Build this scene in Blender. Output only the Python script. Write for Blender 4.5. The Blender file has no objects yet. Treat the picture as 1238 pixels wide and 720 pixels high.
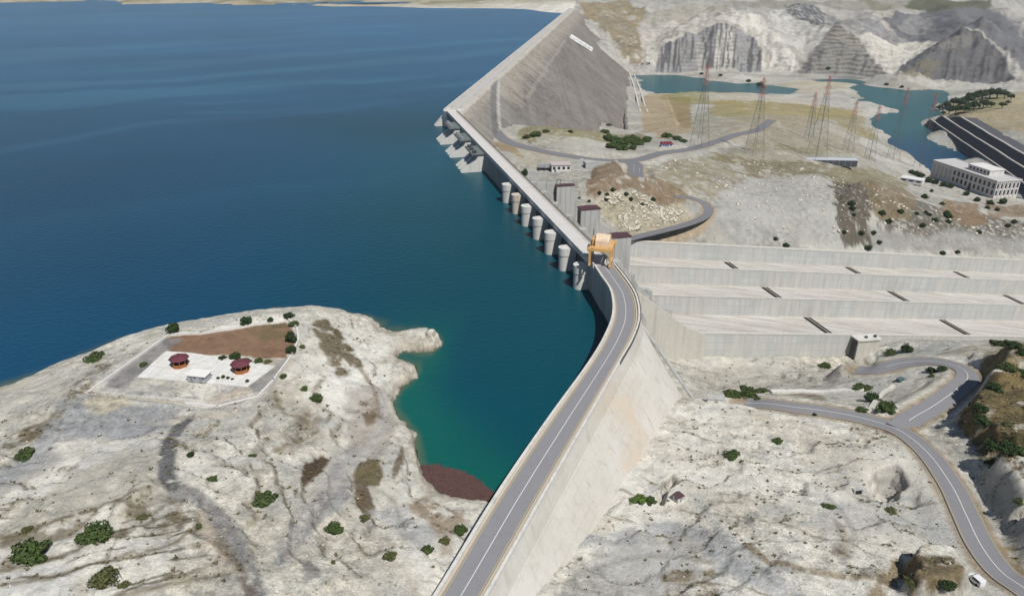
import bpy, math, random
import numpy as np
from mathutils import Vector

scene = bpy.context.scene
rad = math.radians
# ------------------------------------------------------------------ camera
CAMZ = 134.0                       # camera height; reservoir level is z = 0, dam crest z = 14
PITCH = math.atan(405 / 884.0)
cd = bpy.data.cameras.new('camera')
cam = bpy.data.objects.new('camera', cd)
scene.collection.objects.link(cam)
cam.location = (0, 0, CAMZ)
cam.rotation_euler = (math.pi / 2 - PITCH, 0, 0)
cd.sensor_width = 36
cd.lens = 36 * 884 / 1238
cd.clip_start = 1
cd.clip_end = 30000
scene.camera = cam
# ------------------------------------------------------------------ sky, sun, exposure
SUN_AZ, SUN_EL = rad(150), rad(56)          # azimuth clockwise from +Y
w = bpy.data.worlds.new('World'); scene.world = w; w.use_nodes = True
nt = w.node_tree; bg = nt.nodes['Background']
sky = nt.nodes.new('ShaderNodeTexSky'); sky.sky_type = 'NISHITA'
sky.sun_disc = False; sky.sun_elevation = SUN_EL; sky.sun_rotation = SUN_AZ
sky.dust_density = .35; sky.ozone_density = 1.6; sky.air_density = 1.0
nt.links.new(sky.outputs[0], bg.inputs[0]); bg.inputs[1].default_value = 0.06
sl = bpy.data.lights.new('sun', 'SUN'); sl.energy = 4.7; sl.angle = rad(0.53); sl.color = (1, 0.965, 0.91)
sun = bpy.data.objects.new('sun', sl); scene.collection.objects.link(sun)
sdir = Vector((math.sin(SUN_AZ) * math.cos(SUN_EL), math.cos(SUN_AZ) * math.cos(SUN_EL), math.sin(SUN_EL)))
sun.rotation_euler = sdir.to_track_quat('Z', 'Y').to_euler(); sun.location = (0, 0, 600)
scene.view_settings.view_transform = 'Standard'; scene.view_settings.look = 'None'
scene.view_settings.exposure = 0.12; scene.view_settings.gamma = 1.0
scene.view_settings.use_curve_mapping = False
try:
    scene.cycles.volume_step_rate = 4; scene.cycles.max_bounces = 6; scene.cycles.volume_bounces = 0
except Exception: pass

# ------------------------------------------------------------------ survey helpers
_s, _c = math.sin(PITCH), math.cos(PITCH)
def ray(px, py):
    u = (px - 619) / 884; v = (360 - py) / 884
    return (u, _c + v * _s, -_s + v * _c)
def un(px, py, z):
    d = ray(px, py); t = (z - CAMZ) / d[2]
    return (d[0] * t, d[1] * t, z)
def uD(px, py, D):
    d = ray(px, py); t = D / d[1]
    return (d[0] * t, d[1] * t, CAMZ + d[2] * t)
# dam frame: t along the spillway axis, d downstream
OX, OY = 35.6, 294.74
AX = (-0.24932, 0.96842); NX = (0.96842, 0.24932)
def xy(t, d): return (OX + t * AX[0] + d * NX[0], OY + t * AX[1] + d * NX[1])
def td(x, y):
    x = x - OX; y = y - OY
    return x * AX[0] + y * AX[1], x * NX[0] + y * NX[1]
# rockfill frame: s along its crest, e downstream of its upstream crest edge
RX, RY = un(537, 133, 14)[:2]
RA = rad(8.02); RL = (math.sin(RA), math.cos(RA)); RP = (math.cos(RA), -math.sin(RA))
def rxy(s, e): return (RX + s * RL[0] + e * RP[0], RY + s * RL[1] + e * RP[1])
def rse(x, y):
    x = x - RX; y = y - RY
    return x * RL[0] + y * RL[1], x * RP[0] + y * RP[1]

# ------------------------------------------------------------------ noise
_rng = np.random.RandomState(7)
_tab = _rng.rand(256, 256)
def vnoise(x, y, k=0):
    x = np.asarray(x, float) + 37.3 * k; y = np.asarray(y, float) + 91.7 * k
    xi = np.floor(x).astype(int); yi = np.floor(y).astype(int)
    fx = x - xi; fy = y - yi
    fx = fx * fx * (3 - 2 * fx); fy = fy * fy * (3 - 2 * fy)
    a = _tab[xi & 255, yi & 255]; b = _tab[(xi + 1) & 255, yi & 255]
    c = _tab[xi & 255, (yi + 1) & 255]; d = _tab[(xi + 1) & 255, (yi + 1) & 255]
    return (a * (1 - fx) + b * fx) * (1 - fy) + (c * (1 - fx) + d * fx) * fy
def fbm(x, y, k=0, o=5, g=0.5):
    r = 0; a = 1; n = 0
    for i in range(o):
        ca, sa = math.cos(0.6 * i), math.sin(0.6 * i)
        r = r + a * vnoise((x * ca - y * sa) * 2 ** i, (x * sa + y * ca) * 2 ** i, k + 3 * i); n += a; a *= g
    return r / n
def ridged(x, y, k=0, o=4):
    r = 0; a = 1; n = 0
    for i in range(o):
        r = r + a * (1 - np.abs(2 * vnoise(x * 2 ** i, y * 2 ** i, k + 5 * i) - 1)); n += a; a *= 0.5
    return r / n
def sstep(a, b, x):
    t = np.clip((x - a) / (b - a), 0, 1); return t * t * (3 - 2 * t)
def catmull(pts, n):
    P = [np.array(p, float) for p in pts]; P = [2 * P[0] - P[1]] + P + [2 * P[-1] - P[-2]]
    out = []
    for i in range(1, len(P) - 2):
        for k in range(n):
            t = k / n; a, b, c, d = P[i - 1:i + 3]
            out.append(0.5 * (2 * b + (c - a) * t + (2 * a - 5 * b + 4 * c - d) * t * t + (3 * b - a - 3 * c + d) * t ** 3))
    out.append(P[-2]); return np.array(out)
def seg_dist(X, Y, P):
    """distance to polyline P (n,2+), arclength index and side"""
    best = np.full(X.shape, 1e9); bi = np.zeros(X.shape)
    for i in range(len(P) - 1):
        ax_, ay_ = P[i][0], P[i][1]; bx, by = P[i + 1][0] - ax_, P[i + 1][1] - ay_
        L = bx * bx + by * by + 1e-12
        t = np.clip(((X - ax_) * bx + (Y - ay_) * by) / L, 0, 1)
        d = np.hypot(X - ax_ - t * bx, Y - ay_ - t * by)
        m = d < best; best = np.where(m, d, best); bi = np.where(m, i + t, bi)
    return best, bi
def poly_sd(X, Y, P):
    """signed distance to polygon, negative inside"""
    P = np.array([p[:2] for p in P]); d, _ = seg_dist(X, Y, list(P) + [P[0]])
    ins = np.zeros(X.shape, bool); n = len(P)
    for i in range(n):
        x0, y0 = P[i]; x1, y1 = P[(i + 1) % n]
        if y0 == y1: continue
        c = ((y0 > Y) != (y1 > Y)) & (X < (x1 - x0) * (Y - y0) / (y1 - y0) + x0)
        ins ^= c
    return np.where(ins, -d, d)

# ------------------------------------------------------------------ object helpers
COL = scene.collection
def tag(o, label=None, cat=None, group=None, kind=None):
    if label: o['label'] = label
    if cat: o['category'] = cat
    if group: o['group'] = group
    if kind: o['kind'] = kind
    return o
def empty(name, loc, rz=0, label=None, cat=None, group=None):
    o = bpy.data.objects.new(name, None); COL.objects.link(o)
    o.location = loc; o.rotation_euler = (0, 0, rz); o.empty_display_size = 1
    return tag(o, label, cat, group)
def copy_tree(o, parent=None):
    c = o.copy(); COL.objects.link(c)
    if parent: c.parent = parent
    for ch in list(o.children): copy_tree(ch, c)
    return c
def mesh_np(name, V, F, mat, col=None, smooth=True, parent=None):
    me = bpy.data.meshes.new(name)
    V = np.asarray(V, np.float32); F = np.asarray(F, np.int32)
    me.vertices.add(len(V)); me.vertices.foreach_set('co', V.ravel())
    k = F.shape[1]
    me.loops.add(F.size); me.loops.foreach_set('vertex_index', F.ravel())
    me.polygons.add(len(F)); me.polygons.foreach_set('loop_start', np.arange(0, F.size, k, dtype=np.int32))
    me.polygons.foreach_set('loop_total', np.full(len(F), k, np.int32))
    if smooth: me.polygons.foreach_set('use_smooth', np.ones(len(F), bool))
    me.update(calc_edges=True); me.validate()
    if col is not None:
        a = me.color_attributes.new('Col', 'FLOAT_COLOR', 'POINT')
        c = np.ones((len(V), 4), np.float32); c[:, :3] = col; a.data.foreach_set('color', c.ravel())
    me.materials.append(mat)
    o = bpy.data.objects.new(name, me); COL.objects.link(o)
    if parent: o.parent = parent
    return o
class MB:
    def __init__(s): s.v = []; s.f = []
    def add(s, V, F):
        n = len(s.v); s.v += [tuple(map(float, p)) for p in V]; s.f += [tuple(i + n for i in f) for f in F]; return s
    def box(s, x0, x1, y0, y1, z0, z1):
        return s.add([(x0, y0, z0), (x1, y0, z0), (x1, y1, z0), (x0, y1, z0), (x0, y0, z1), (x1, y0, z1), (x1, y1, z1), (x0, y1, z1)],
                     [(3, 2, 1, 0), (4, 5, 6, 7), (0, 1, 5, 4), (1, 2, 6, 5), (2, 3, 7, 6), (3, 0, 4, 7)])
    def prism(s, P, z0, z1):
        n = len(P)
        area = sum(P[i][0] * P[(i + 1) % n][1] - P[(i + 1) % n][0] * P[i][1] for i in range(n))
        if area < 0: P = P[::-1]
        V = [(p[0], p[1], z0) for p in P] + [(p[0], p[1], z1) for p in P]
        F = [tuple(range(n - 1, -1, -1)), tuple(range(n, 2 * n))] + [(i, (i + 1) % n, (i + 1) % n + n, i + n) for i in range(n)]
        return s.add(V, F)
    def loft(s, rings, cap=True, close=True):
        """rings of equal length (3d points)"""
        n = len(rings[0]); V = [p for r in rings for p in r]; F = []
        for i in range(len(rings) - 1):
            for j in range(n if close else n - 1):
                a = i * n + j; b = i * n + (j + 1) % n
                F.append((a, b, b + n, a + n))
        if cap: F += [tuple(range(n - 1, -1, -1)), tuple(range((len(rings) - 1) * n, len(rings) * n))]
        return s.add(V, F)
    def cyl(s, x, y, z0, z1, r0, r1=None, n=16):
        r1 = r0 if r1 is None else r1
        return s.loft([[(x + r * math.cos(6.28319 * k / n), y + r * math.sin(6.28319 * k / n), z) for k in range(n)] for r, z in ((r0, z0), (r1, z1))])
    def bar(s, p, q, r, n=4):
        p = Vector(p); q = Vector(q); d = (q - p).normalized()
        a = d.orthogonal().normalized(); b = d.cross(a)
        return s.loft([[tuple(c + (a * math.cos(6.28319 * k / n + .785) + b * math.sin(6.28319 * k / n + .785)) * r) for k in range(n)] for c in (p, q)])
    def td_profile(s, prof, t0, t1):
        """profile in (d,z), extruded along the spillway axis"""
        ar = sum(prof[i][0] * prof[(i + 1) % len(prof)][1] - prof[(i + 1) % len(prof)][0] * prof[i][1] for i in range(len(prof)))
        if ar > 0: prof = prof[::-1]
        return s.loft([[(*xy(t, d), z) for d, z in prof] for t in (t0, t1)][::-1])
    def build(s, name, mat, parent=None, smooth=False, bevel=0, world=False):
        me = bpy.data.meshes.new(name); me.from_pydata(s.v, [], s.f); me.update()
        if smooth: me.polygons.foreach_set('use_smooth', [True] * len(me.polygons))
        me.materials.append(mat)
        o = bpy.data.objects.new(name, me); COL.objects.link(o)
        if parent:
            o.parent = parent
            if world and parent.type == 'EMPTY': o.location = -parent.location
        if bevel:
            b = o.modifiers.new('bevel', 'BEVEL'); b.width = bevel; b.segments = 1; b.limit_method = 'ANGLE'
        return o

# ------------------------------------------------------------------ materials
def N(nt, typ, **k):
    n = nt.nodes.new(typ)
    for a, b in k.items():
        if a in n.inputs.keys(): n.inputs[a].default_value = b
        else: setattr(n, a, b)
    return n
def new_mat(name):
    m = bpy.data.materials.new(name); m.use_nodes = True
    return m, m.node_tree, m.node_tree.nodes['Principled BSDF']
def posn(nt, scale=(1, 1, 1), rot=(0, 0, 0)):
    g = N(nt, 'ShaderNodeNewGeometry'); mp = N(nt, 'ShaderNodeMapping')
    mp.inputs['Scale'].default_value = scale; mp.inputs['Rotation'].default_value = rot
    nt.links.new(g.outputs['Position'], mp.inputs['Vector']); return mp.outputs[0]
def noise_fac(nt, scale, detail=6, rough=.6, stretch=(1, 1, 1), lo=.3, hi=.7, rot=(0, 0, 0)):
    n = N(nt, 'ShaderNodeTexNoise'); n.inputs['Scale'].default_value = scale
    n.inputs['Detail'].default_value = detail; n.inputs['Roughness'].default_value = rough
    nt.links.new(posn(nt, stretch, rot), n.inputs['Vector'])
    r = N(nt, 'ShaderNodeMapRange'); r.inputs[1].default_value = lo; r.inputs[2].default_value = hi
    nt.links.new(n.outputs[0], r.inputs[0]); return r.outputs[0]
def mix(nt, fac, a, b, mode='MIX'):
    m = N(nt, 'ShaderNodeMix', data_type='RGBA', blend_type=mode)
    for s, v in ((0, fac), (6, a), (7, b)):
        if hasattr(v, 'is_linked') or hasattr(v, 'links'): nt.links.new(v, m.inputs[s])
        else: m.inputs[s].default_value = v if s == 0 else (*v, 1)
    return m.outputs[2]
def bump(nt, h, p, strength=.4, dist=.2):
    b = N(nt, 'ShaderNodeBump'); b.inputs['Strength'].default_value = strength; b.inputs['Distance'].default_value = dist
    nt.links.new(h, b.inputs['Height']); nt.links.new(b.outputs[0], p.inputs['Normal'])
_mats = {}
def M(name, col, rough=.8, var=.25, scale=.6, streak=0, col2=None, bumpd=.03, metal=0):
    """plain surface with two scales of grime"""
    if name in _mats: return _mats[name]
    m, nt, p = new_mat(name)
    c2 = col2 or tuple(c * (1 - var) for c in col)
    f = noise_fac(nt, scale, 8, .65)
    c = mix(nt, f, c2, col)
    g = noise_fac(nt, scale * 7, 6, .7)
    c = mix(nt, g, c, tuple(min(1, x * (1 + var * .35)) for x in col)) if var else c
    if streak:
        s = noise_fac(nt, 1, 6, .6, (.55, .55, .035), .48, .75)
        c = mix(nt, s, c, tuple(x * (1 - streak) for x in c2))
    nt.links.new(c, p.inputs['Base Color']); p.inputs['Roughness'].default_value = rough; p.inputs['Metallic'].default_value = metal
    p.inputs['Specular IOR Level'].default_value = .25
    if bumpd: bump(nt, g, p, .5, bumpd)
    _mats[name] = m; return m
def col_mat(name, fine=(.35, 1.7), amp=.35, bd=.35, rough=.95, spots=True):
    """takes the survey colours stored per vertex and adds stone-scale mottling and relief"""
    m, nt, p = new_mat(name)
    a = N(nt, 'ShaderNodeAttribute', attribute_name='Col')
    f1 = noise_fac(nt, fine[0], 10, .72, lo=.36, hi=.64)
    f2 = noise_fac(nt, fine[1], 8, .75, lo=.36, hi=.64)
    f3 = noise_fac(nt, fine[1] * .42, 7, .7, (1, 1, 1), .36, .45)
    c = mix(nt, f1, tuple([1 - amp] * 3), (1 + amp * .55, 1 + amp * .5, 1 + amp * .4))
    c = mix(nt, 1.0, a.outputs['Color'], c, 'MULTIPLY')
    c2 = mix(nt, f2, (1 - amp * .7, 1 - amp * .72, 1 - amp * .75), (1.12, 1.12, 1.1))
    c = mix(nt, 1.0, c, c2, 'MULTIPLY')
    rough_zone = noise_fac(nt, .022, 5, .6, lo=.40, hi=.60)      # smooth gravel against broken rock
    dk = mix(nt, f3, (.78, .76, .71), (1, 1, 1))
    c3 = mix(nt, 1.0, c, dk, 'MULTIPLY')
    c4 = mix(nt, .30, a.outputs['Color'], c3)
    c = mix(nt, rough_zone, c4, c3)
    nt.links.new(c, p.inputs['Base Color']); p.inputs['Roughness'].default_value = rough
    p.inputs['Specular IOR Level'].default_value = .1
    ad = N(nt, 'ShaderNodeMath', operation='ADD'); nt.links.new(f1, ad.inputs[0]); nt.links.new(f2, ad.inputs[1])
    bump(nt, ad.outputs[0], p, .55, bd)
    return m
# ================================================================== TERRAIN
# survey points: sighting (px, py) and the level there, or the distance for far ground
UP = [  # reservoir side -- shoreline
 (0,472,0),(60,447,.5),(112,430,2),(150,414,4),(204,403,7),(250,400,9),(300,391,9),(350,382,8),(382,379,5),(420,383,2),(450,389,.5),(457,397,0),
 (500,401,.6),(522,401,.8),(534,412,0),(528,421,0),(500,427,0),(483,430,.2),(500,440,0),(508,449,0),(500,458,0),(482,473,0),(478,488,0),(486,508,0),(500,523,0),
 (505,545,0),(508,562,0),(514,580,0.2),(530,594,.2),(550,602,.2),(575,606,.2),(596,610,0),
 (560,612,1.6),(520,605,1.5),(490,570,2.5),(485,540,2.2),(470,520,2.2),(465,480,2.5),(485,455,1.6),(470,420,1.4),(500,412,1.5),
 (240,440,12),(150,478,12),(330,430,12),(105,478,12),(200,492,12.4),(355,392,11),(210,406,10.5),(300,465,12),
 (0,500,6),(0,540,11),(0,600,16),(0,700,20),(100,520,13),(100,560,16),(200,560,16),(100,650,20),(100,715,22),(250,650,19),(300,715,17),(300,600,15),
 (300,520,13),(350,550,11),(400,600,9),(365,480,9.5),(400,440,6.5),(420,500,5.5),(450,450,3),(445,545,4),(440,600,6),(480,640,6.5),(470,690,9.5),(520,690,8.5),(555,650,5),(575,625,3),
 (400,400,6),(430,410,3.5),(380,680,13),(-80,560,14),(-80,680,22),(-60,480,0),(-150,620,20),(-160,500,0),
 # bed
 (560,480,-14),(520,520,-4),(540,560,-5),(600,500,-30),(300,355,-25),(100,405,-20),(0,430,-14),(600,300,-45),(470,360,-16),(570,580,-6),(580,420,-16),(540,440,-8),
 (560,400,-12),(640,470,-35),(690,400,-45),(500,200,-60),(200,200,-60),(0,300,-50),(520,475,-7),(500,490,-3),(420,365,-14),(350,365,-14),(200,385,-14),(60,425,-8),
 (300,60,-60),(500,60,-50),(640,60,-60),(0,60,-60),(-200,300,-50),(-200,430,-14),
]
FAR = [ # (px, py, distance)
 (640,13,2440),(560,12.5,2480),(500,11.5,2520),(385,9,2640),(370,4,2860),(280,2,2980),(200,0,3120),(690,5,2420),
 (600,4,2750),(450,3,2900),(520,-4,3600),(400,-9,4000),(200,-12,4300),(650,-10,4300),(690,-4,3100),
 (760,-6,3400),(900,-7,3500),(1050,-8,3600),(1238,-14,3700),(800,-40,6500),(300,-38,6500),(1200,-42,6500),(-100,-3,3500),(-200,-30,6500),(1500,-42,6500),
]
FAR0 = [(100,-3,3400),(0,-4,3700),(440,14,2360),(560,18,2250),(300,9,2600),(150,5,2850)]  # lake bed before the far shore
DN = [  # downstream side
 (640,735,3),(680,715,2),(715,670,0),(760,615,-4),(800,560,-8),(826,505,-11.5),(833,484,-13),(850,483,-12),
 (900,487,-12),(945,490,-13.5),(960,492,-13.5),(900,520,-9),(1000,530,-10),(850,560,-6.5),(900,600,-2.5),(820,640,-3),(750,700,0),(900,680,3),(1000,690,4),(1050,650,1.5),
 (1072,590,-6.5),(1045,570,-5),(1100,560,-5.5),(1000,570,-5.5),(1010,610,-1.5),(1100,640,1),(1150,700,3.5),(880,650,.5),(700,740,4),(900,740,7),(1100,740,6),
 (960,490,-14),(1040,505,-11.5),(1090,520,-9.5),(1140,570,-5.5),(1175,640,-1),(1240,715,4),(1300,760,8),
 (1130,490,-11),(1160,468,-13.5),(1165,450,-16),(1130,436,-20),(1080,441,-25),(1050,448,-29),
 (950,477,-32),(1050,472,-27),(880,478,-36),(1000,460,-38),(900,455,-43),(850,450,-44),(1040,435,-54),(1100,460,-21),(1090,490,-15),(1060,490,-20),(820,445,-43),
 (1238,600,0),(1238,640,2),(1205,640,.5),(1238,560,-2),(1238,500,-6),(1200,540,-5),(1200,500,-8),(1180,520,-7),(1205,460,-13),(1238,450,-13),(1190,436,-17),(1238,418,-23),(1195,414,-29),(1150,420,-37),
 (1300,500,-4),(1300,400,-32),(1350,650,6),(1100,424,-47),(1238,412,-28),
 # ground behind the far chute wall
 (765,290,-31.5),(830,272,-31),(857,256,-27),(842,243,-23),(900,285,-36),(1017,300,-44),(1100,303,-58),(1238,308,-76),(880,275,-34),(960,292,-44),
 (750,210,-9),(790,228,-14),(820,240,-19),(720,200,-9),(760,240,-17),(800,258,-27),(740,262,-25),(715,225,-10),
 (640,228,-9),(600,176,-8),(690,215,-9),(675,206,-9),(640,205,-9),(610,168,-8),(650,181,-9),(700,190,-11),(770,198,-14),(850,178,-18),(905,161,-23),(930,148,-27),(560,150,-5),
 (650,160,-7),(700,158,-12),(740,165,-16),(640,158,-8),(780,172,-18),(620,168,-8),
 (880,200,-24),(930,230,-29),(1000,220,-31),(1000,260,-36),(900,250,-27),(915,190,-26),(990,195,-34),(1010,280,-41),(860,215,-19),(950,200,-29),
 (1060,225,-42),(1090,235,-50),(1130,249,-62),(1200,262,-75),(1238,264,-78),(1150,290,-63),(1050,285,-48),
 (1110,226,-86),(1190,242,-88),(1238,240,-88),(1080,214,-80),(1150,225,-88),
 (1040,190,-60),(1085,203,-88),(1105,200,-103),(1085,182,-100),(1045,172,-85),(1060,168,-100),(1040,155,-98),(1048,146,-103),(1000,175,-55),(960,160,-48),
 (1086,133,-103.5),(1050,133,-101),(1070,121,-109),(1100,127,-111),(1112,134,-111),(1045,112,-109),(1080,112,-110),(1030,108,-107),(1130,122,-109),(1075,141,-109),(1095,138,-111),(1062,149,-107),(1125,140,-111),(1010,130,-98),(980,121,-102),(1022,107,-102.5),(965,100,-101),(1020,100,-102),(930,108,-108.5),(950,110.5,-108.5),(985,112,-103),
 (930,130,-84),(880,130,-80),(850,140,-62),(840,160,-36),(800,150,-60),(830,118,-98),(790,121,-101),(860,112,-103),(905,113,-103),(900,121,-96),(980,140,-78),(1000,150,-70),(815,160,-34),(780,150,-80),(775,122,-103),(772,105,-104),(770,95,-104),
 # river bed
 (790,100,-110),(830,102,-110),(880,107,-110),(905,109,-109),(1060,112,-110),(1100,120,-110),(1110,140,-112),(1100,160,-112),(1120,185,-112),(1150,190,-112),(1120,113,-110),(1040,100,-110),(1120,195,-110),
 # far bank and right bank
 (770,88,-103),(790,89,-104),(860,95,-104),(905,100,-104),(935,97,-103),(1000,92,-104),(1050,98,-104),(1100,108,-104),(1150,116,-104),(1238,112,-95),
 (880,90,-97),(1000,88,-97),(1100,102,-98),(1180,112,-97),
 (1132,143,-97),(1150,128,-98),(1180,118,-97),(1238,124,-88),(1190,136,-80),(1300,130,-75),(1260,250,-87),(1350,300,-87),
]
DNF = [ # valley floors between the far hills, by forward distance
 (712,36,2050),(735,58,1880),(757,84,1800),(740,40,2050),(770,62,1880),(755,30,2250),(730,12,2500),(700,22,2350),
 (775,84,1800),(830,86,1800),(880,88,1790),(960,87,1790),(1040,90,1720),(1100,97,1640),(1238,100,1580),(1300,95,1600),
 (800,62,2080),(900,64,2060),(1000,66,2020),(1100,74,1900),(1238,78,1850),(1350,70,1850),
 (780,30,2450),(900,34,2420),(1000,34,2400),(1100,36,2350),(1238,40,2250),(1350,40,2250),
 (780,5,2850),(900,5,2850),(1050,5,2850),(1238,5,2800),(1400,5,2800),
]
LN0 = math.log(95.0)
def warp(x, y): return np.stack([np.arctan2(x, y), np.log(np.hypot(x, y)) * 0.8], -1)
def fit(pts):
    P = np.array(pts, float); U = warp(P[:, 0], P[:, 1]); d = U[:, None] - U[None]
    K = np.sqrt((d ** 2).sum(-1) + 0.012 ** 2); n = len(P)
    A = np.zeros((n + 3, n + 3)); A[:n, :n] = K + np.eye(n) * -2e-4
    Q = np.c_[np.ones(n), U]; A[:n, n:] = Q; A[n:, :n] = Q.T
    return U, np.linalg.solve(A, np.r_[P[:, 2], 0, 0, 0])
def evalf(f, x, y):
    U, wt = f; W = warp(x, y); n = len(U)
    r = wt[n] + W[..., 0] * wt[n + 1] + W[..., 1] * wt[n + 2]
    for i in range(n):
        r = r + wt[i] * np.sqrt((W[..., 0] - U[i, 0]) ** 2 + (W[..., 1] - U[i, 1]) ** 2 + 0.012 ** 2)
    return r
far = [uD(*p) for p in FAR]
up_pts = [un(*p) for p in UP] + far + [(*uD(a, b, D)[:2], -25) for a, b, D in FAR0]
dn_pts = [un(*p) for p in DN] + far + [uD(*p) for p in DNF]
for s_ in (250, 600, 1000, 1350):            # under the rockfill body
    for e_ in (30, 90):
        dn_pts.append((*rxy(s_, e_), 14 - max(0, e_ - 16) / 1.4 - 35 if s_ < 1200 else 14 - max(0, e_ - 16) / 1.4 - 14))
WL = [(672,1215),(657,1153),(617,983),(582,835),(560,742)]     # foot of the terraced wall at the water
for x_, y_ in WL[1:]:
    for o_, z_ in ((-14, -111), (-4, -109), (8, -104), (22, -82), (40, -73), (90, -66), (170, -58)): dn_pts.append((x_ + .973 * o_, y_ - .229 * o_, z_))
for d_ in (60, 150, 250, 350, 440):          # along both sides of the chute
    dn_pts.append((*xy(152, d_), -33.3 - .14 * d_ + 12.5)); dn_pts.append((*xy(0, d_), -33.3 - .14 * d_ - 1)) if d_ < 200 else None
for t_ in (180, 250, 330): dn_pts.append((*xy(t_, 14), -9)); dn_pts.append((*xy(t_, 30), -9))
for t_ in (250, 330, 370): dn_pts.append((*xy(t_, 60), -10))
f_up, f_dn = fit(up_pts), fit(dn_pts)
# dam crest edges (upstream, downstream), near wall and bend
CL = [(-37.5,60),(-27,87.5),(-16.2,112.8),(-3.9,144.6),(9.8,176.3),(25.0,209.7),(32.8,229.8),(37.7,247.7),(39.3,267.5),(37.2,283),(35.6,294.7)]
CR = [(-27.3,60),(-16,87.5),(-4.9,112.8),(8.3,144.6),(21.6,176.3),(35.5,209.7),(42.6,226.9),(47.6,243.8),(49.4,262.7),(47.9,279.6),(44.9,296.9)]
CLc, CRc = catmull(CL, 10), catmull(CR, 10)
AXIS = [tuple((CLc[i] + CRc[i]) / 2) for i in range(0, len(CLc), 5)] + [xy(375, 4.5), rxy(1547, 8), rxy(2100, 8), rxy(2200, 8)]
AXIS[0] = (-45, 20) if False else AXIS[0]
def side(x, y):
    """positive downstream of the dam line"""
    P = [(AXIS[0][0] - 3, AXIS[0][1] - 8), *AXIS]
    d, i = seg_dist(x, y, P)
    k = np.clip(i.astype(int), 0, len(P) - 2); A = np.array(P)
    a, b = A[k], A[k + 1]
    cr = (b[..., 0] - a[..., 0]) * (y - a[..., 1]) - (b[..., 1] - a[..., 1]) * (x - a[..., 0])
    return np.where(cr < 0, d, -d)

# polar-spaced sheet (finer near the viewpoint of the survey), world heights
AZ = np.linspace(rad(-50), rad(51), 1010)
LR = np.log(np.concatenate([np.exp(np.arange(math.log(96), math.log(380), .0029)), np.exp(np.arange(math.log(380), math.log(1650), .0041)), np.exp(np.arange(math.log(1650), math.log(2750), .0019)), np.exp(np.arange(math.log(2750), math.log(9000), .012))]))
AZc = np.linspace(AZ[0], AZ[-1], 240); LRc = np.linspace(LR[0], LR[-1], 330)
ca, cl = np.meshgrid(AZc, LRc)
cx, cy = np.sin(ca) * np.exp(cl), np.cos(ca) * np.exp(cl)
zu, zd = evalf(f_up, cx, cy), evalf(f_dn, cx, cy)
def bil(G, az, lr):
    i = np.clip((az - AZc[0]) / (AZc[1] - AZc[0]), 0, len(AZc) - 1.001); j = np.clip((lr - LRc[0]) / (LRc[1] - LRc[0]), 0, len(LRc) - 1.001)
    i0 = i.astype(int); j0 = j.astype(int); fi = i - i0; fj = j - j0
    return (G[j0, i0] * (1 - fi) + G[j0, i0 + 1] * fi) * (1 - fj) + (G[j0 + 1, i0] * (1 - fi) + G[j0 + 1, i0 + 1] * fi) * fj
ga, gl = np.meshgrid(AZ, LR); GR = np.exp(gl); GX, GY = np.sin(ga) * GR, np.cos(ga) * GR
SIDE = side(GX, GY)
T_, D_ = td(GX, GY); S_, E_ = rse(GX, GY)
isdn = sstep(-1.5, 3.0, SIDE); isdn = np.where(GR > 2500, sstep(-120, 120, SIDE), isdn)
Z = bil(zu, ga, gl) * (1 - isdn) + bil(zd, ga, gl) * isdn
def zsample(x, y):
    az = math.atan2(x, y); lr = math.log(math.hypot(x, y))
    i = min(max((az - AZ[0]) / (AZ[1] - AZ[0]), 0), len(AZ) - 1.001); i0 = int(i); fi = i - i0
    j0 = min(max(int(np.searchsorted(LR, lr)) - 1, 0), len(LR) - 2); fj = min(max((lr - LR[j0]) / (LR[j0 + 1] - LR[j0]), 0), 1)
    return float((Z[j0, i0] * (1 - fi) + Z[j0, i0 + 1] * fi) * (1 - fj) + (Z[j0 + 1, i0] * (1 - fi) + Z[j0 + 1, i0 + 1] * fi) * fj)
def at(px, py, tmin=100):
    """where the line of sight (px, py) meets the ground"""
    d = ray(px, py); h = math.hypot(d[0], d[1]); R = tmin; pr = R
    while R < 8500:
        t = R / h; z = CAMZ + d[2] * t
        if z < zsample(d[0] * t, d[1] * t): break
        pr = R; R *= 1.006
    a, b = pr, R
    for _ in range(14):
        m = (a + b) / 2; t = m / h
        if CAMZ + d[2] * t < zsample(d[0] * t, d[1] * t): b = m
        else: a = m
    t = b / h; return (d[0] * t, d[1] * t, CAMZ + d[2] * t)
def atp(P): return [at(*p) for p in P]

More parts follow.
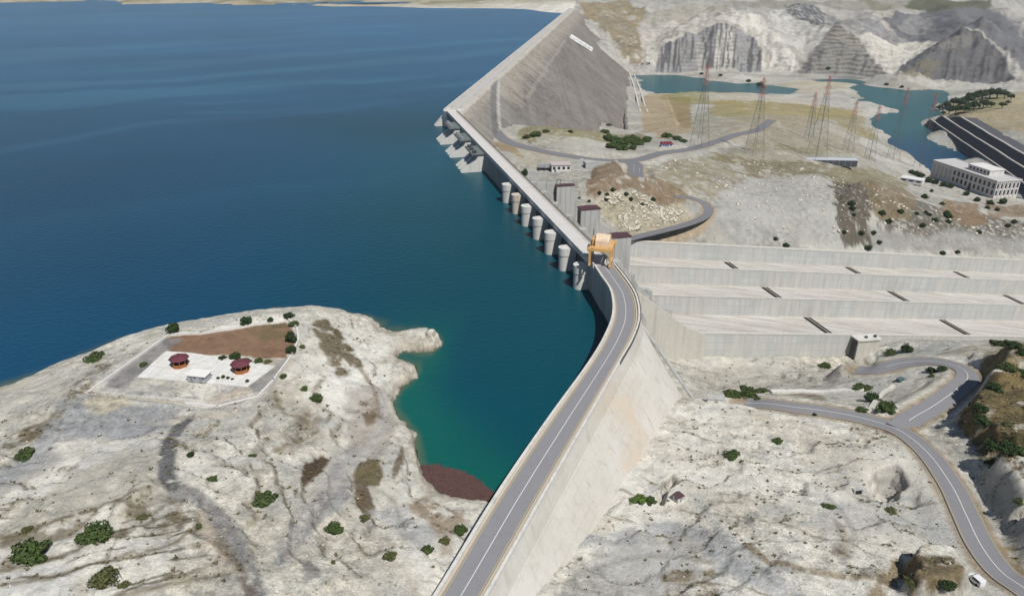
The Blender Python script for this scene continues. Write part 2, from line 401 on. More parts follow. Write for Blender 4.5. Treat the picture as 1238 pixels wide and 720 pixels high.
# ---- relief: noise of several sizes, stronger on the far hills
dnm = isdn > .5
nearw = np.clip(1 - (GR - 500) / 600, 0, 1)
hill = sstep(1780, 1950, GR) * (SIDE > 0)
hillr = hill * sstep(-100, -60, Z)
rel = (fbm(GX / 42, GY / 42, 1, 6, .55) - .5) * 5.0 * np.where(dnm, 1, sstep(.2, 5, np.abs(Z)) * .75 + .12)
rel += (ridged(GX / 17, GY / 17, 5, 5) - .55) * 2.4 * np.where(dnm, sstep(-106, -96, Z), sstep(.3, 4, Z))
rel += (fbm(GX / 3.1, GY / 3.1, 9, 4, .6) - .5) * .6 * sstep(700, 300, GR)
Zb = Z.copy()
Z = Z + rel * (1 - .0 * hill)
def ridge_hill(P, slope, k=9.0, rough=.2):
    global Z
    W = np.array([uD(*p) for p in P]); R = 420
    m = (GX > W[:, 0].min() - R) & (GX < W[:, 0].max() + R) & (GY > W[:, 1].min() - R) & (GY < W[:, 1].max() + R)
    d, i = seg_dist(GX[m], GY[m], W); zr = np.interp(i, np.arange(len(W)), W[:, 2])
    sl_ = slope * (1 + rough * (fbm(GX[m] / 90, GY[m] / 90, 17, 4) - .5) * 2)
    h = zr - sl_ * (np.sqrt(d * d + 14 ** 2) - 14) + (ridged(GX[m] / 75, GY[m] / 75, 19, 5) - .55) * 16
    z = Z[m]; e = np.clip((h - z) / k, -6, 6); Z[m] = z + k * np.log1p(np.exp(e)) - k * .693 * (e > -6) * np.exp(-np.abs(e)) * 0
ridge_hill([(872,12,2250),(838,30,2080),(806,58,1900),(790,74,1840)], .62)
ridge_hill([(872,12,2250),(905,24,2120),(938,44,1970),(960,70,1850)], .55)
ridge_hill([(872,12,2250),(868,40,1980),(866,58,1890)], .55)
ridge_hill([(905,24,2120),(960,14,2500),(1010,8,2800)], .5)
ridge_hill([(960,18,2300),(995,34,2120),(1002,52,1960)], .45)
ridge_hill([(1022,34,2080),(1000,56,1900),(988,78,1790)], .6)
ridge_hill([(1022,34,2080),(1046,56,1920),(1062,80,1780)], .5)
ridge_hill([(1022,34,2080),(1060,20,2450)], .45)
ridge_hill([(1186,36,1960),(1150,52,1860),(1112,76,1730),(1096,90,1670)], .75, 16)
ridge_hill([(1186,36,1960),(1206,56,1850),(1222,80,1700)], .8, 16)
ridge_hill([(1186,36,1960),(1182,60,1800)], .7, 16)
ridge_hill([(1186,36,1960),(1150,16,2450),(1130,2,2850)], .5)
ridge_hill([(1150,14,2500),(1220,4,2700),(1300,-4,2800)], .45)
ridge_hill([(1100,10,2650),(1064,30,2300)], .4); ridge_hill([(1238,30,2250),(1290,20,2350)], .5)
ridge_hill([(1140,4,2850),(1140,26,2300)], .45); ridge_hill([(1200,4,2750),(1212,30,2250)], .45)
ridge_hill([(740,12,2550),(790,12,2480),(830,4,2750)], .3); ridge_hill([(1238,52,1900),(1262,80,1700)], .6)
ridge_hill([(800,4,2900),(880,-2,3200),(960,2,2950),(1040,-4,3200)], .3)
hillr = sstep(1700, 1800, GR) * (SIDE > 0) * sstep(-103, -92, Z) * (GY > 1450)
big = (ridged(GX / 330 + .3, GY / 420, 2, 5) - .5) * 90 + (ridged(GX / 90, GY / 160, 4, 4) - .5) * 26
gul = 1.6 * (1 - np.abs(2 * vnoise(ga * 150 + 2 * fbm(GX / 120, GY / 120, 3), GR / 260, 8) - 1)) * 15 + (vnoise(ga * 300, GR / 130, 4) - .5) * 7
FAC1 = [(660 + X / 2.142, Y / 2.142) for X, Y in ((285,182),(298,122),(350,97),(400,82),(470,60),(530,92),(560,132),(558,186))]
cliffz = sstep(40, -40, poly_sd(GX, GY, [uD(*p) for p in [(770,92,1770),(800,66,1880),(838,36,2060),(880,22,2160),(925,40,1990),(962,84,1800),(960,92,1760)]])) * (GY > 1700)
dmz = sstep(60, -40, poly_sd(GX, GY, [uD(*p) for p in [(1088,98,1640),(1120,70,1750),(1186,36,1980),(1230,70,1760),(1262,100,1580)]])) * (GY > 1500)
dmz2 = sstep(40, -40, poly_sd(GX, GY, [uD(*p) for p in [(975,92,1760),(1000,50,1930),(1022,32,2100),(1050,55,1930),(1068,92,1720)]])) * (GY > 1500)
Z += hillr * (big * sstep(2300, 2900, GR) * .5 + (gul - 8) * (np.maximum(np.maximum(cliffz * .20, dmz * .30), dmz2 * .15) + .12) * sstep(3400, 2400, GR))
lf = sstep(2450, 2900, GR) * (SIDE <= 0)
Z += hillr * ((ridged(GX / 60, GY / 80, 13, 6) - .5) * 20 + (fbm(GX / 10, GY / 14, 14, 3) - .5) * 5) * sstep(3200, 2300, GR)
Z += lf * (ridged(GX / 420, GY / 300, 6, 5) - .45) * 60 * sstep(2450, 3300, GR)
Z += sstep(3000, 4500, GR) * (ridged(GX / 1200, GY / 900, 12, 5) - .3) * 160

SHORE = [un(*p, 0) for p in [(-300,545),(-60,492),(0,470),(30,458),(60,447),(85,436),(110,427),(150,411),(205,396),(250,393),(300,384),(345,376),(382,376),(405,378),(424,384),(440,384),(452,387),(457,391),(455,397),(466,399),(480,401),(500,399),(512,398),(520,402),(524,408),(534,412),(535,419),(526,423),(510,423),(500,427),(488,426),(481,429),(480,434),(490,437),(502,442),(508,450),(504,457),(494,461),(484,470),(478,478),(476,488),(479,497),(486,508),(496,517),(504,524),(501,532),(500,542),(503,555),(507,568),(516,582),(530,594),(548,602),(572,606),(598,612),(590,640)]] + [(-10, 128, 0), (-25, 80, 0), (-30, 20, 0), (-500, 20, 0), (-500, 190, 0)]
nearm = (SIDE < 0) & (GR < 520)
sds = np.full(GX.shape, 50.0); sds[nearm] = poly_sd(GX[nearm], GY[nearm], SHORE)
sds = sds + ((fbm(GX / 7, GY / 7, 16, 5, .6) - .5) * 5.5 + (fbm(GX / 1.8, GY / 1.8, 18, 3) - .5) * 1.2) * (sds < 30)
Z = np.where(nearm & (sds < 0), np.maximum(Z, .15 - .10 * sds * 1.0), np.where(nearm, np.minimum(Z, -.25 - .22 * sds), Z))
upm = (SIDE < 0) & (GR < 560)
Z = np.where(upm & (Z > -.2), Z + 1.5 * sstep(0, .7, Z) * (.4 + 1.2 * fbm(GX / 14, GY / 14, 15, 3)), np.where(upm, Z * 2.2 - .8, Z))
# ---- mesas, cuts and cliffs (ragged edges)
def mesa(P, h, edge=2.5, rough=1.5, sc=6.0):
    global Z
    P = atp(P) if len(P[0]) == 2 else P
    A = np.array([p[:2] for p in P]); m = (GX > A[:, 0].min() - 15) & (GX < A[:, 0].max() + 15) & (GY > A[:, 1].min() - 15) & (GY < A[:, 1].max() + 15)
    sd = poly_sd(GX[m], GY[m], P) + (fbm(GX[m] / sc, GY[m] / sc, 3, 4) - .5) * rough * 4
    Z[m] += h * sstep(edge * .5, -edge, sd)
Zs = Z
mesa([(1162,514),(1168,486),(1182,470),(1210,466),(1262,468),(1262,548),(1225,560),(1190,545)], 8, 2.6)
mesa([(1176,470),(1182,446),(1200,440),(1260,444),(1262,468),(1214,470)], 5, 2.2)
mesa([(1168,446),(1178,430),(1198,424),(1260,426),(1258,440),(1196,446)], 4, 2.2)
mesa([(1184,612),(1180,582),(1194,566),(1215,560),(1262,560),(1262,620),(1222,640),(1200,630)], 7, 1.8)
mesa([(1210,672),(1204,640),(1222,628),(1262,618),(1270,720),(1232,690)], 6, 1.8)
mesa([(1088,712),(1092,688),(1110,672),(1145,672),(1166,684),(1170,706),(1160,726),(1110,730)], 6.0, 2.2)
mesa([(712,236),(716,204),(745,196),(790,216),(828,232),(832,248),(800,250),(750,246)], 2.5, 5, 2.5)
mesa([(1016,300),(1012,252),(1024,224),(1060,222),(1090,238),(1058,296)], 3, 4, 3)
mesa([(1060,600),(1052,582),(1062,568),(1084,566),(1096,584),(1084,600)], -4.5, 3.5, 1.5)
mesa([(795,600),(800,584),(812,572),(818,576),(806,594),(800,604)], -3.5, 1.5, .8)

Zw = Z + (fbm(GX / 26, GY / 26, 25, 4) - .5) * 5
ledge_m = sstep(.44, .60, fbm(GX / 55, GY / 55, 26, 4)) * (GR < 420) * np.where(SIDE < 0, sstep(1.5, 5, Z), .8)
_f = (Zw / 2.6) % 1.0; Z = Z + 2.6 * (sstep(.72, .98, _f) - _f) * ledge_m * .55
LEDGE = ledge_m * np.exp(-((_f - .84) / .10) ** 2)
# ---- compound plateau on the peninsula
COMP = [(104,477),(205,405),(243,404),(300,395),(346,384),(359,397),(361,412),(353,430),(331,460),(312,480),(263,492),(225,488),(165,483)]
COMPW = [un(px, py, 12) for px, py in COMP]
sd_c = poly_sd(GX, GY, COMPW)
Z = Z * sstep(-1.5, 4.5, sd_c) + 12 * (1 - sstep(-1.5, 4.5, sd_c)); Z = np.where(sd_c < 0, Z + (fbm(GX / 9, GY / 9, 3, 3) - .5) * .25, Z)
# ---- powerhouse terrace
TERR = [un(*p, -88) for p in [(1078,222),(1096,214),(1125,214),(1215,246),(1260,238),(1260,258),(1170,246),(1110,238)]]
sd_t = poly_sd(GX, GY, TERR); Z = Z * sstep(-2, 10, sd_t) - 88 * (1 - sstep(-2, 10, sd_t))
# ---- lower flats beside the dam
fl = (T_ > 147) & (T_ < 372) & (D_ > 6) & (D_ < 24)
Z = np.where(fl, np.minimum(Z, -9 + (fbm(GX / 8, GY / 8, 3) - .5)), Z)

# ---- roads: plan points with a measured level are smoothed, the ground is graded to them
def road_line(P, n=10, tops=None):
    W = [at(*p) if len(p) == 2 else un(*p) for p in P]
    C = catmull([w_[:2] for w_ in W], n)
    z = np.array([zsample(*c) for c in C]) if tops is None else np.interp(np.linspace(0, 1, len(C)), np.linspace(0, 1, len(W)), [w_[2] for w_ in W])
    k = np.ones(9) / 9
    for _ in range(4): z = np.convolve(np.pad(z, 4, mode='edge'), k, 'valid')
    return np.c_[C, z]
def grade(line, hw, sh=2.0, fade=7.0, drop=.22):
    global Z
    A = line; R = hw + sh + fade
    m = (GX > A[:, 0].min() - R) & (GX < A[:, 0].max() + R) & (GY > A[:, 1].min() - R) & (GY < A[:, 1].max() + R)
    d, i = seg_dist(GX[m], GY[m], A); zz = np.interp(i, np.arange(len(A)), A[:, 2]) - drop
    k = 1 - sstep(hw + sh, hw + sh + fade, d); Z[m] = Z[m] * (1 - k) + zz * k
ROADS = {}
ROADS['valley_road'] = (road_line([(900,489,-20),(925,487,-16.5),(960,491,-14),(1000,497,-12.8),(1040,505,-11.5),(1085,519,-9.5),(1120,546,-7.2),(1150,585,-4),(1168,622,-1.5),(1186,658,1),(1210,690,3),(1245,716,5),(1320,770,8)], 10, 1), 3.8)
ROADS['branch_road'] = (road_line([(1086,518,-9.7),(1108,503,-10.6),(1135,486,-12),(1158,469,-13.6),(1170,456,-15.2),(1163,445,-17),(1140,438,-19.4),(1115,436,-22),(1088,439,-25),(1060,445,-28.2),(1035,450,-33)], 10, 1), 4.0)
ROADS['service_road'] = (road_line([(752,291,-31.5),(770,286,-31.3),(800,279,-31),(830,271,-30),(850,263,-28.5),(857,255,-26.5),(852,246,-24),(838,240,-21.5),(815,236,-19)], 10, 1), 3.4)
ROADS['access_road'] = (road_line([(592,150,-7),(612,170,-8),(650,181,-9),(690,189,-11),(730,194,-12.6),(770,193,-14),(800,185,-15.8),(835,180,-17.3),(862,172,-19.3),(890,163,-22),(915,157,-24),(933,146,-27)], 10, 1), 5.2)
ROADS['access_spur'] = (road_line([(760,194,-13.4),(768,200,-13.6),(768,208,-13.6),(770,216,-14)], 10, 1), 6.0)
vl = ROADS['valley_road'][0]; bl_ = ROADS['branch_road'][0]
d_, i_ = seg_dist(bl_[:, 0], bl_[:, 1], vl); k_ = 1 - sstep(5, 24, d_); bl_[:, 2] = bl_[:, 2] * (1 - k_) + np.interp(i_, np.arange(len(vl)), vl[:, 2]) * k_
for nm in ('branch_road', 'valley_road', 'service_road', 'access_spur', 'access_road'): grade(*ROADS[nm])
# ---- spillway trench and dam footing
floor = -33.3 - .14 * D_
Z = np.where((T_ > 8.4) & (T_ < 146.6) & (D_ > -2) & (D_ < 520), floor - 3, Z)
kk = (T_ > -14) & (T_ <= 8.4) & (D_ > 6) & (D_ < 150); Z = np.where(kk, np.minimum(Z, floor - .6 + (fbm(GX / 5, GY / 5, 2) - .5)), Z)
dbr_, _i = seg_dist(GX, GY, ROADS['branch_road'][0][::4]); kk = (T_ > -70) & (T_ <= 8.4) & (D_ > 120) & (D_ < 520); kr_ = sstep(6, 16, dbr_); Zk_ = Z.copy(); Z = np.where(kk, np.minimum(Z, floor + 8.5 + .42 * (8.4 - T_) + (fbm(GX / 6, GY / 6, 12, 4) - .5) * 2), Z); Z = Z * kr_ + Zk_ * (1 - kr_)
kk = (T_ >= 146.6) & (T_ < 175) & (D_ > 36) & (D_ < 520); bl = sstep(147, 170, T_); Z = np.where(kk, Z * bl + (floor + 9.0) * (1 - bl), Z)
# ---- rockfill body keeps the ground below it
zf = 14 - np.maximum(0, E_ - 16) / 1.4
rk = (S_ > 30) & (S_ < 1480) & (E_ > 2) & (E_ < 185) & (T_ > 380)
lim = zf - 2
Z = np.where((S_ > 120) & (S_ < 1020) & (E_ > 2) & (E_ < 168) & (T_ > 380), np.minimum(Z, np.maximum(lim, -104.5) + 70 * sstep(420, 230, S_)), Z)
# river bed stays under the water
RIV = -105.0
# ---- ground colours (stone, soil, dry plants; sun contrast painted on the far hills)
Cc = lambda *c: np.array(c)
cream, white, grey, bluegrey = Cc(.60,.575,.505), Cc(.70,.685,.63), Cc(.49,.49,.47), Cc(.44,.455,.465)
brown, olive, straw, darkrock, rust = Cc(.17,.128,.078), Cc(.13,.115,.052), Cc(.27,.225,.12), Cc(.10,.095,.088), Cc(.30,.20,.135)
qx, qy = fbm(GX / 48, GY / 48, 27, 4) - .5, fbm(GX / 48, GY / 48, 28, 4) - .5
n1 = fbm((GX + 60 * qx) / 40, (GY + 60 * qy) / 40, 21, 6, .6); n2 = fbm((GX + 14 * qy) / 10, (GY + 14 * qx) / 10, 22, 5, .6); n3 = fbm(GX / 2.6, GY / 2.6, 23, 4, .6); n4 = fbm(GX / 120, GY / 120, 24, 4)
COLR = np.zeros(GX.shape + (3,))
def lerp(mask, c, k=1.0):
    m = (np.clip(mask, 0, 1) * k)[..., None]; COLR[:] = COLR * (1 - m) + c * m
COLR[:] = cream
lerp(sstep(.40, .56, n1), white, .9)
lerp(sstep(.56, .66, 1 - n1 + (n2 - .5) * .4), grey, .5)
wq = fbm((GX + 90 * qy) / 60, (GY + 90 * qx) / 26, 29, 5, .55); lerp(sstep(.57, .65, wq), bluegrey, .38)
lerp(sstep(.60, .70, n2) * sstep(.42, .55, n1), Cc(.50,.44,.34), .5)
lerp(sstep(.60, .74, n3) * sstep(.5, .62, n2), Cc(.33,.30,.235), .5)
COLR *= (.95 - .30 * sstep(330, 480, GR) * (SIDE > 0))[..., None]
# slope: steep ground is coloured darker and greyer
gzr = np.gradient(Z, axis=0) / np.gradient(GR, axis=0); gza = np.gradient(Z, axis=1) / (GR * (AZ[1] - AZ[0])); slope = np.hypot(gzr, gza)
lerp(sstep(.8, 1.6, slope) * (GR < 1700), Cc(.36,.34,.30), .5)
# bedding planes and joints of the bare limestone on the peninsula (weeds grow in the cracks)
pen = (SIDE < -4) & (GR < 420)
def crack(ang, wave, widthm, k, stretch=7, thr=.5):
    c_, s_ = math.cos(ang), math.sin(ang); u = GX * c_ + GY * s_; v = -GX * s_ + GY * c_
    wob = (fbm(u / 30, v / 30, k, 4) - .5) * wave * 1.6
    ph = ((v + wob) / wave) % 1.0; d = np.minimum(ph, 1 - ph) * wave
    return (1 - sstep(widthm * .4, widthm, d + (n3 - .5) * widthm * 1.6)) * sstep(thr, thr + .1, fbm(u / (wave * stretch), v / (wave * 1.2), k + 2, 3))
cr1 = np.maximum(crack(rad(20), 7.5, .8, 31, 3, .42), crack(rad(23), 3.4, .45, 33, 3, .5)); cr2 = crack(rad(112), 9, .5, 35, 1.2, .52)
zone = sstep(6, -10, poly_sd(GX, GY, atp([(-60,600),(60,600),(160,585),(230,600),(260,640),(255,760),(-60,760)]))) * pen
lerp(cr1 * zone, Cc(.16,.135,.085), .75); lerp(cr2 * zone * .8, Cc(.2,.17,.12), .6)
CRK = np.clip(LEDGE * sstep(.35, .6, n2) + cr1 * zone + cr2 * zone * .7, 0, 1)
lerp(LEDGE * sstep(.34, .56, n2) * np.where(SIDE > 0, .5, .85), Cc(.24,.21,.145), .7)
# pebbly speckle: tufts and stones
sp = vnoise(GX / .95, GY / .95, 44) * .55 + vnoise(GX / .5, GY / .5, 45) * .45
spm = sstep(.80, .88, sp + (n2 - .5) * .35) * (GR < 620); lerp(spm, Cc(.17,.16,.105), .75)

rz = (SIDE > 4) & (GR < 330)
lerp(crack(rad(-30), 11, .6, 41, 2, .52) * rz, Cc(.27,.245,.2), .6)
# bathtub rings above the waterline
ring = (SIDE < -3) & (GR < 520)
rr = np.sin((Z + (n2 - .5) * .5) * 7.5) * .5 + .5
lerp(ring * sstep(3.4, 2.2, Z) * sstep(-.3, .1, Z), Cc(.53,.5,.43), .8)
lerp(ring * sstep(2.6, 1.8, Z) * sstep(.1, .5, Z) * rr, Cc(.33,.28,.22), .55)
lerp(ring * sstep(.75, .2, Z + (n3 - .5) * .5), Cc(.12,.10,.075), .85)
def patch(P, c, soft=3.0, k=1.0, rag=4.0, z=None, tex=None, sc=9.0):
    W = atp(P) if z is None else [un(*p, z) for p in P]
    A = np.array([p[:2] for p in W]); b = soft + rag + 4
    m = (GX > A[:, 0].min() - b) & (GX < A[:, 0].max() + b) & (GY > A[:, 1].min() - b) & (GY < A[:, 1].max() + b)
    sd = poly_sd(GX[m], GY[m], W) + (fbm(GX[m] / sc, GY[m] / sc, 51, 5, .6) - .5) * rag * 3
    a = sstep(soft * .5, -soft * .5, sd) * k
    if tex: a = a * sstep(tex - .12, tex + .12, fbm(GX[m] / (sc * .45), GY[m] / (sc * .45), 53, 5, .65))
    COLR[m] = COLR[m] * (1 - a[:, None]) + np.array(c) * a[:, None]
# peninsula
patch([(368,392),(392,386),(420,412),(440,442),(428,450),(408,452),(388,420)], (.20,.155,.09), 2, .85, 2.5, tex=.36)
patch([(396,388),(430,420),(438,444),(426,430)], (.15,.13,.06), 1.5, .6, 2, tex=.4)
patch([(420,472),(470,462),(478,520),(455,560),(430,545),(415,510)], (.37,.34,.30), 3, .7, 3)
patch([(430,485),(452,480),(462,508),(440,520)], (.24,.175,.10), 2, .8, 2, tex=.42)
patch([(358,586),(366,560),(388,549),(398,556),(390,572),(372,590)], (.13,.09,.062), 1, .95, 1.5, tex=.33)
patch([(352,592),(362,578),(368,588),(356,602)], (.13,.09,.06), 1, .9, 1, tex=.4)
patch([(424,572),(434,558),(455,556),(465,572),(458,586),(430,584)], (.205,.165,.09), 1, .9, 1)
patch([(430,586),(440,584),(452,612),(446,622),(434,612)], (.19,.135,.085), 1, .85, 1)
patch([(478,556),(486,540),(488,560),(478,580),(472,578)], (.20,.155,.09), 1, .8, 1, tex=.4)
patch([(486,608),(510,602),(560,622),(560,645),(530,640),(500,622)], (.27,.19,.11), 3, .7, 3, tex=.42)
patch([(528,640),(552,636),(548,668),(534,672)], (.28,.20,.135), 2, .5, 2, tex=.45)
patch([(330,680),(345,640),(385,600),(412,588),(418,600),(390,630),(355,668),(340,690)], (.36,.37,.375), 2, .85, 2)
patch([(400,560),(430,545),(440,556),(415,590),(395,600)], (.37,.37,.37), 3, .6, 3)
patch([(455,620),(490,612),(525,650),(510,660),(475,640)], (.44,.45,.46), 3, .7, 3)
patch([(364,690),(372,670),(392,672),(388,698),(370,704)], (.25,.25,.26), 1.5, .7, 1.5, tex=.4)
patch([(60,485),(110,480),(215,496),(205,512),(150,535),(80,528)], (.34,.355,.375), 5, .8, 3)
patch([(100,485),(140,480),(160,488),(128,500),(104,497)], (.55,.50,.40), 1, .9, 1)
patch([(160,505),(260,498),(300,492),(280,506),(210,512)], (.52,.46,.38), 2, .6, 2)
patch([(0,560),(60,540),(80,555),(0,600)], (.38,.37,.35), 3, .7, 2)
patch([(90,570),(170,540),(205,552),(190,590),(120,610),(0,660),(0,630)], (.47,.45,.39), 3, .8, 3)
patch([(236,618),(256,604),(282,640),(292,690),(268,690),(250,650)], (.54,.47,.38), 2, .8, 2)
patch([(0,645),(60,628),(150,600),(230,600),(220,618),(120,640),(0,664)], (.27,.235,.165), 1.5, .8, 2, tex=.5)
patch([(0,678),(80,658),(200,620),(235,628),(190,645),(80,676),(0,690)], (.21,.175,.11), 1.2, .8, 2, tex=.52)
patch([(0,535),(50,505),(120,440),(150,420),(128,450),(90,490),(20,560)], (.24,.21,.15), 2, .75, 3, tex=.5)
patch([(10,520),(60,505),(75,528),(30,545)], (.27,.21,.13), 2, .7, 2, tex=.45)
patch([(300,440),(352,430),(375,455),(395,500),(372,520),(338,490),(318,478)], (.40,.35,.27), 3, .5, 3, tex=.45)
patch([(300,545),(340,520),(375,500),(392,515),(350,560),(310,580)], (.27,.235,.18), 2, .55, 3, tex=.52)
# compound interior
patch([(196,408),(330,392),(346,388),(356,400),(352,424),(346,433),(282,430),(204,426)], (.315,.195,.125), 1.2, .95, 1.2)
patch([(290,398),(352,388),(355,408),(318,410)], (.22,.20,.10), 1.2, .6, 1.5, tex=.45)
patch([(120,470),(196,408),(222,409),(200,425),(165,457),(150,470)], (.29,.28,.28), 1.2, .85, 1.2)
patch([(150,462),(230,470),(240,482),(150,477)], (.30,.30,.30), 1.5, .6, 1.5, tex=.45)
patch([(330,440),(352,430),(330,462),(306,476),(300,466)], (.33,.325,.32), 1.5, .8, 1)
patch([(235,485),(300,466),(306,474),(262,489)], (.55,.49,.41), 1, .8, 1)
# tracks
def trail(P, hw, c, k=.9, soft=.8, seedk=0):
    L = catmull([p[:2] for p in atp(P)], 8); b = hw + 4
    m = (GX > L[:, 0].min() - b) & (GX < L[:, 0].max() + b) & (GY > L[:, 1].min() - b) & (GY < L[:, 1].max() + b)
    d, _ = seg_dist(GX[m], GY[m], L); a = sstep(hw + soft, hw - soft, d + (n2[m] - .5) * hw * 1.2) * k * sstep(.2, .45, n3[m])
    COLR[m] = COLR[m] * (1 - a[:, None]) + np.array(c) * a[:, None]
trail([(230,506),(212,522),(204,545),(202,575),(215,596)], 2.1, (.20,.205,.215), .95)
trail([(215,596),(250,612),(275,640),(295,680),(310,725)], 2.2, (.30,.30,.305), .85)
trail([(265,655),(290,690),(305,725)], 1.2, (.24,.19,.14), .6)
trail([(345,670),(365,645),(385,622),(392,610)], .7, (.27,.25,.235), .7)
trail([(360,600),(420,580),(470,600),(490,640)], .6, (.33,.30,.26), .6)
trail([(100,500),(60,530),(20,565),(-20,590)], 4.2, (.40,.415,.43), .85, 1.5)
trail([(215,596),(170,600),(120,560),(90,535)], 2.0, (.50,.48,.43), .5)
trail([(455,470),(462,500),(455,530),(430,555),(400,585),(370,620),(350,660)], 1.6, (.47,.45,.43), .7)
trail([(432,440),(452,470),(460,505)], .8, (.25,.20,.15), .7)
trail([(392,455),(380,480),(400,500),(385,520),(350,535),(335,545)], .7, (.24,.21,.14), .75)
trail([(330,470),(345,500),(372,508)], .8, (.25,.22,.15), .6)
trail([(60,512),(100,520),(150,508),(200,505)], 2.6, (.36,.375,.395), .7, 1.2)
trail([(0,650),(60,632),(120,612),(180,590)], .7, (.20,.175,.11), .8)
trail([(0,690),(70,672),(150,640),(210,620)], .8, (.20,.175,.11), .8)
trail([(0,706),(80,692),(200,660),(240,640)], .6, (.21,.185,.12), .75)
trail([(150,720),(230,700),(290,690)], .6, (.22,.19,.125), .7)
# right bank, near
trail([(690,650),(750,652),(810,640),(860,655),(905,690),(960,725)], 3.4, (.43,.445,.46), .8, 1.5)
trail([(840,600),(870,640),(905,668)], 1.4, (.46,.47,.475), .6)
trail([(690,700),(740,680),(800,672),(860,680)], .7, (.26,.235,.18), .6)
trail([(1000,600),(1020,620),(1032,650),(1020,680)], .8, (.34,.33,.30), .6)
trail([(860,552),(900,548),(940,560),(1000,572),(1040,590)], 1.0, (.47,.475,.47), .6)
patch([(650,760),(690,690),(760,640),(840,650),(850,690),(800,730)], (.37,.37,.36), 4, .65, 4)
patch([(800,635),(880,640),(960,690),(900,700),(820,670)], (.36,.365,.37), 3, .55, 3, tex=.42)
patch([(790,690),(860,690),(870,722),(800,725)], (.25,.19,.115), 2, .75, 2.5, tex=.45)
patch([(985,668),(1010,655),(1030,672),(1010,690)], (.30,.24,.165), 1.5, .7, 2, tex=.42)
trail([(905,660),(940,680),(990,692),(1050,696)], 1.1, (.28,.21,.125), .7)
trail([(1012,630),(1020,650),(1015,668)], 1.0, (.28,.24,.19), .6)
patch([(860,495),(950,500),(1000,530),(1060,560),(1020,560),(900,520)], (.56,.525,.45), 4, .5, 4)
patch([(1056,578),(1086,566),(1094,584),(1070,600)], (.34,.325,.30), 2, .7, 2)
patch([(1085,690),(1110,672),(1150,672),(1168,690),(1160,718),(1100,726)], (.235,.18,.10), 1.2, .9, 1.2, tex=.3)
patch([(1055,690),(1090,672),(1100,690),(1075,720),(1050,725)], (.30,.225,.125), 2, .8, 2, tex=.4)
patch([(1160,512),(1168,488),(1185,471),(1262,470),(1262,546),(1225,562),(1192,545)], (.245,.185,.085), 1.5, .92, 2, tex=.3)
patch([(1176,532),(1200,545),(1262,540),(1262,560),(1220,560),(1180,548)], (.10,.10,.045), 1.5, .8, 2, tex=.38)
patch([(1225,560),(1262,555),(1262,590),(1230,582)], (.22,.155,.08), 1.5, .8, 2, tex=.35)
patch([(1180,440),(1200,424),(1262,412),(1262,470),(1205,468)], (.27,.215,.105), 2, .85, 2, tex=.35)
patch([(1130,428),(1170,418),(1238,405),(1238,420),(1170,430)], (.31,.26,.15), 2, .6, 2, tex=.42)
trail([(1205,690),(1195,660),(1185,632)], 1.2, (.33,.25,.11), .7)
patch([(1200,655),(1215,650),(1240,690),(1232,700)], (.33,.25,.11), 1, .7, 1.5, tex=.4)
patch([(840,448),(900,440),(1030,445),(1045,462),(900,470),(845,472)], (.40,.385,.345), 3, .5, 3)
patch([(880,476),(990,473),(1000,484),(890,484)], (.25,.2,.13), 1.5, .7, 1.5, tex=.4)
# middle ground
patch([(708,238),(716,204),(742,195),(790,214),(830,232),(832,246),(800,248),(760,228),(735,236)], (.205,.15,.095), 2, .9, 3, tex=.33)
patch([(780,225),(830,236),(828,248),(795,247)], (.24,.18,.12), 2, .7, 3)
patch([(715,250),(735,228),(780,240),(830,250),(845,268),(760,285),(735,268)], (.40,.36,.27), 3, .8, 3)
patch([(725,236),(770,232),(820,250),(800,262),(745,262)], (.16,.14,.09), 2, .7, 4, tex=.53, sc=6)
patch([(735,262),(835,262),(850,255),(840,272),(745,282)], (.25,.22,.17), 2, .5, 3, tex=.52, sc=5)
patch([(860,210),(1005,214),(1020,300),(900,292),(858,262)], (.38,.375,.355), 4, .92, 3)
patch([(850,262),(900,268),(960,292),(880,292)], (.30,.295,.285), 4, .6, 4, tex=.45)
patch([(1005,222),(1060,216),(1062,240),(1050,270),(1058,302),(1018,298),(1012,260)], (.095,.082,.062), 2, .92, 4, tex=.33, sc=5)
patch([(1060,238),(1110,242),(1200,262),(1240,268),(1240,292),(1060,285)], (.12,.108,.088), 2, .9, 4, tex=.40, sc=6)
patch([(1040,220),(1092,228),(1110,240),(1100,262),(1060,262)], (.195,.155,.095), 3, .85, 4, tex=.33)
patch([(1140,240),(1180,246),(1192,270),(1165,272),(1140,262)], (.21,.145,.085), 3, .85, 4, tex=.33)
patch([(1190,246),(1240,246),(1240,262),(1195,262)], (.21,.15,.095), 3, .8, 3, tex=.35)
patch([(1050,280),(1240,286),(1240,308),(1055,302)], (.28,.275,.26), 4, .85, 4)
patch([(930,160),(1010,165),(1000,200),(1100,215),(1050,222),(900,200),(860,190)], (.27,.245,.185), 5, .7, 6, tex=.36)
patch([(850,185),(1000,198),(1060,214),(1010,216),(880,208)], (.185,.165,.10), 4, .85, 6, tex=.44, sc=14)
patch([(760,205),(850,190),(900,215),(870,240),(800,222)], (.26,.225,.145), 4, .7, 5, tex=.42, sc=12)
patch([(870,150),(1000,160),(1060,190),(1000,192),(900,180)], (.24,.21,.13), 5, .75, 8, tex=.45, sc=16)
patch([(990,205),(1100,218),(1095,232),(1010,222)], (.22,.195,.12), 4, .8, 5, tex=.4, sc=10)
patch([(600,166),(640,178),(700,196),(640,202),(605,178)], (.40,.36,.28), 2, .6, 3)
patch([(590,170),(625,178),(632,190),(605,182)], (.27,.21,.125), 2, .8, 3)
patch([(625,166),(655,150),(700,150),(740,162),(790,170),(760,178),(700,166),(640,172)], (.21,.19,.085), 2, .8, 4, tex=.36)
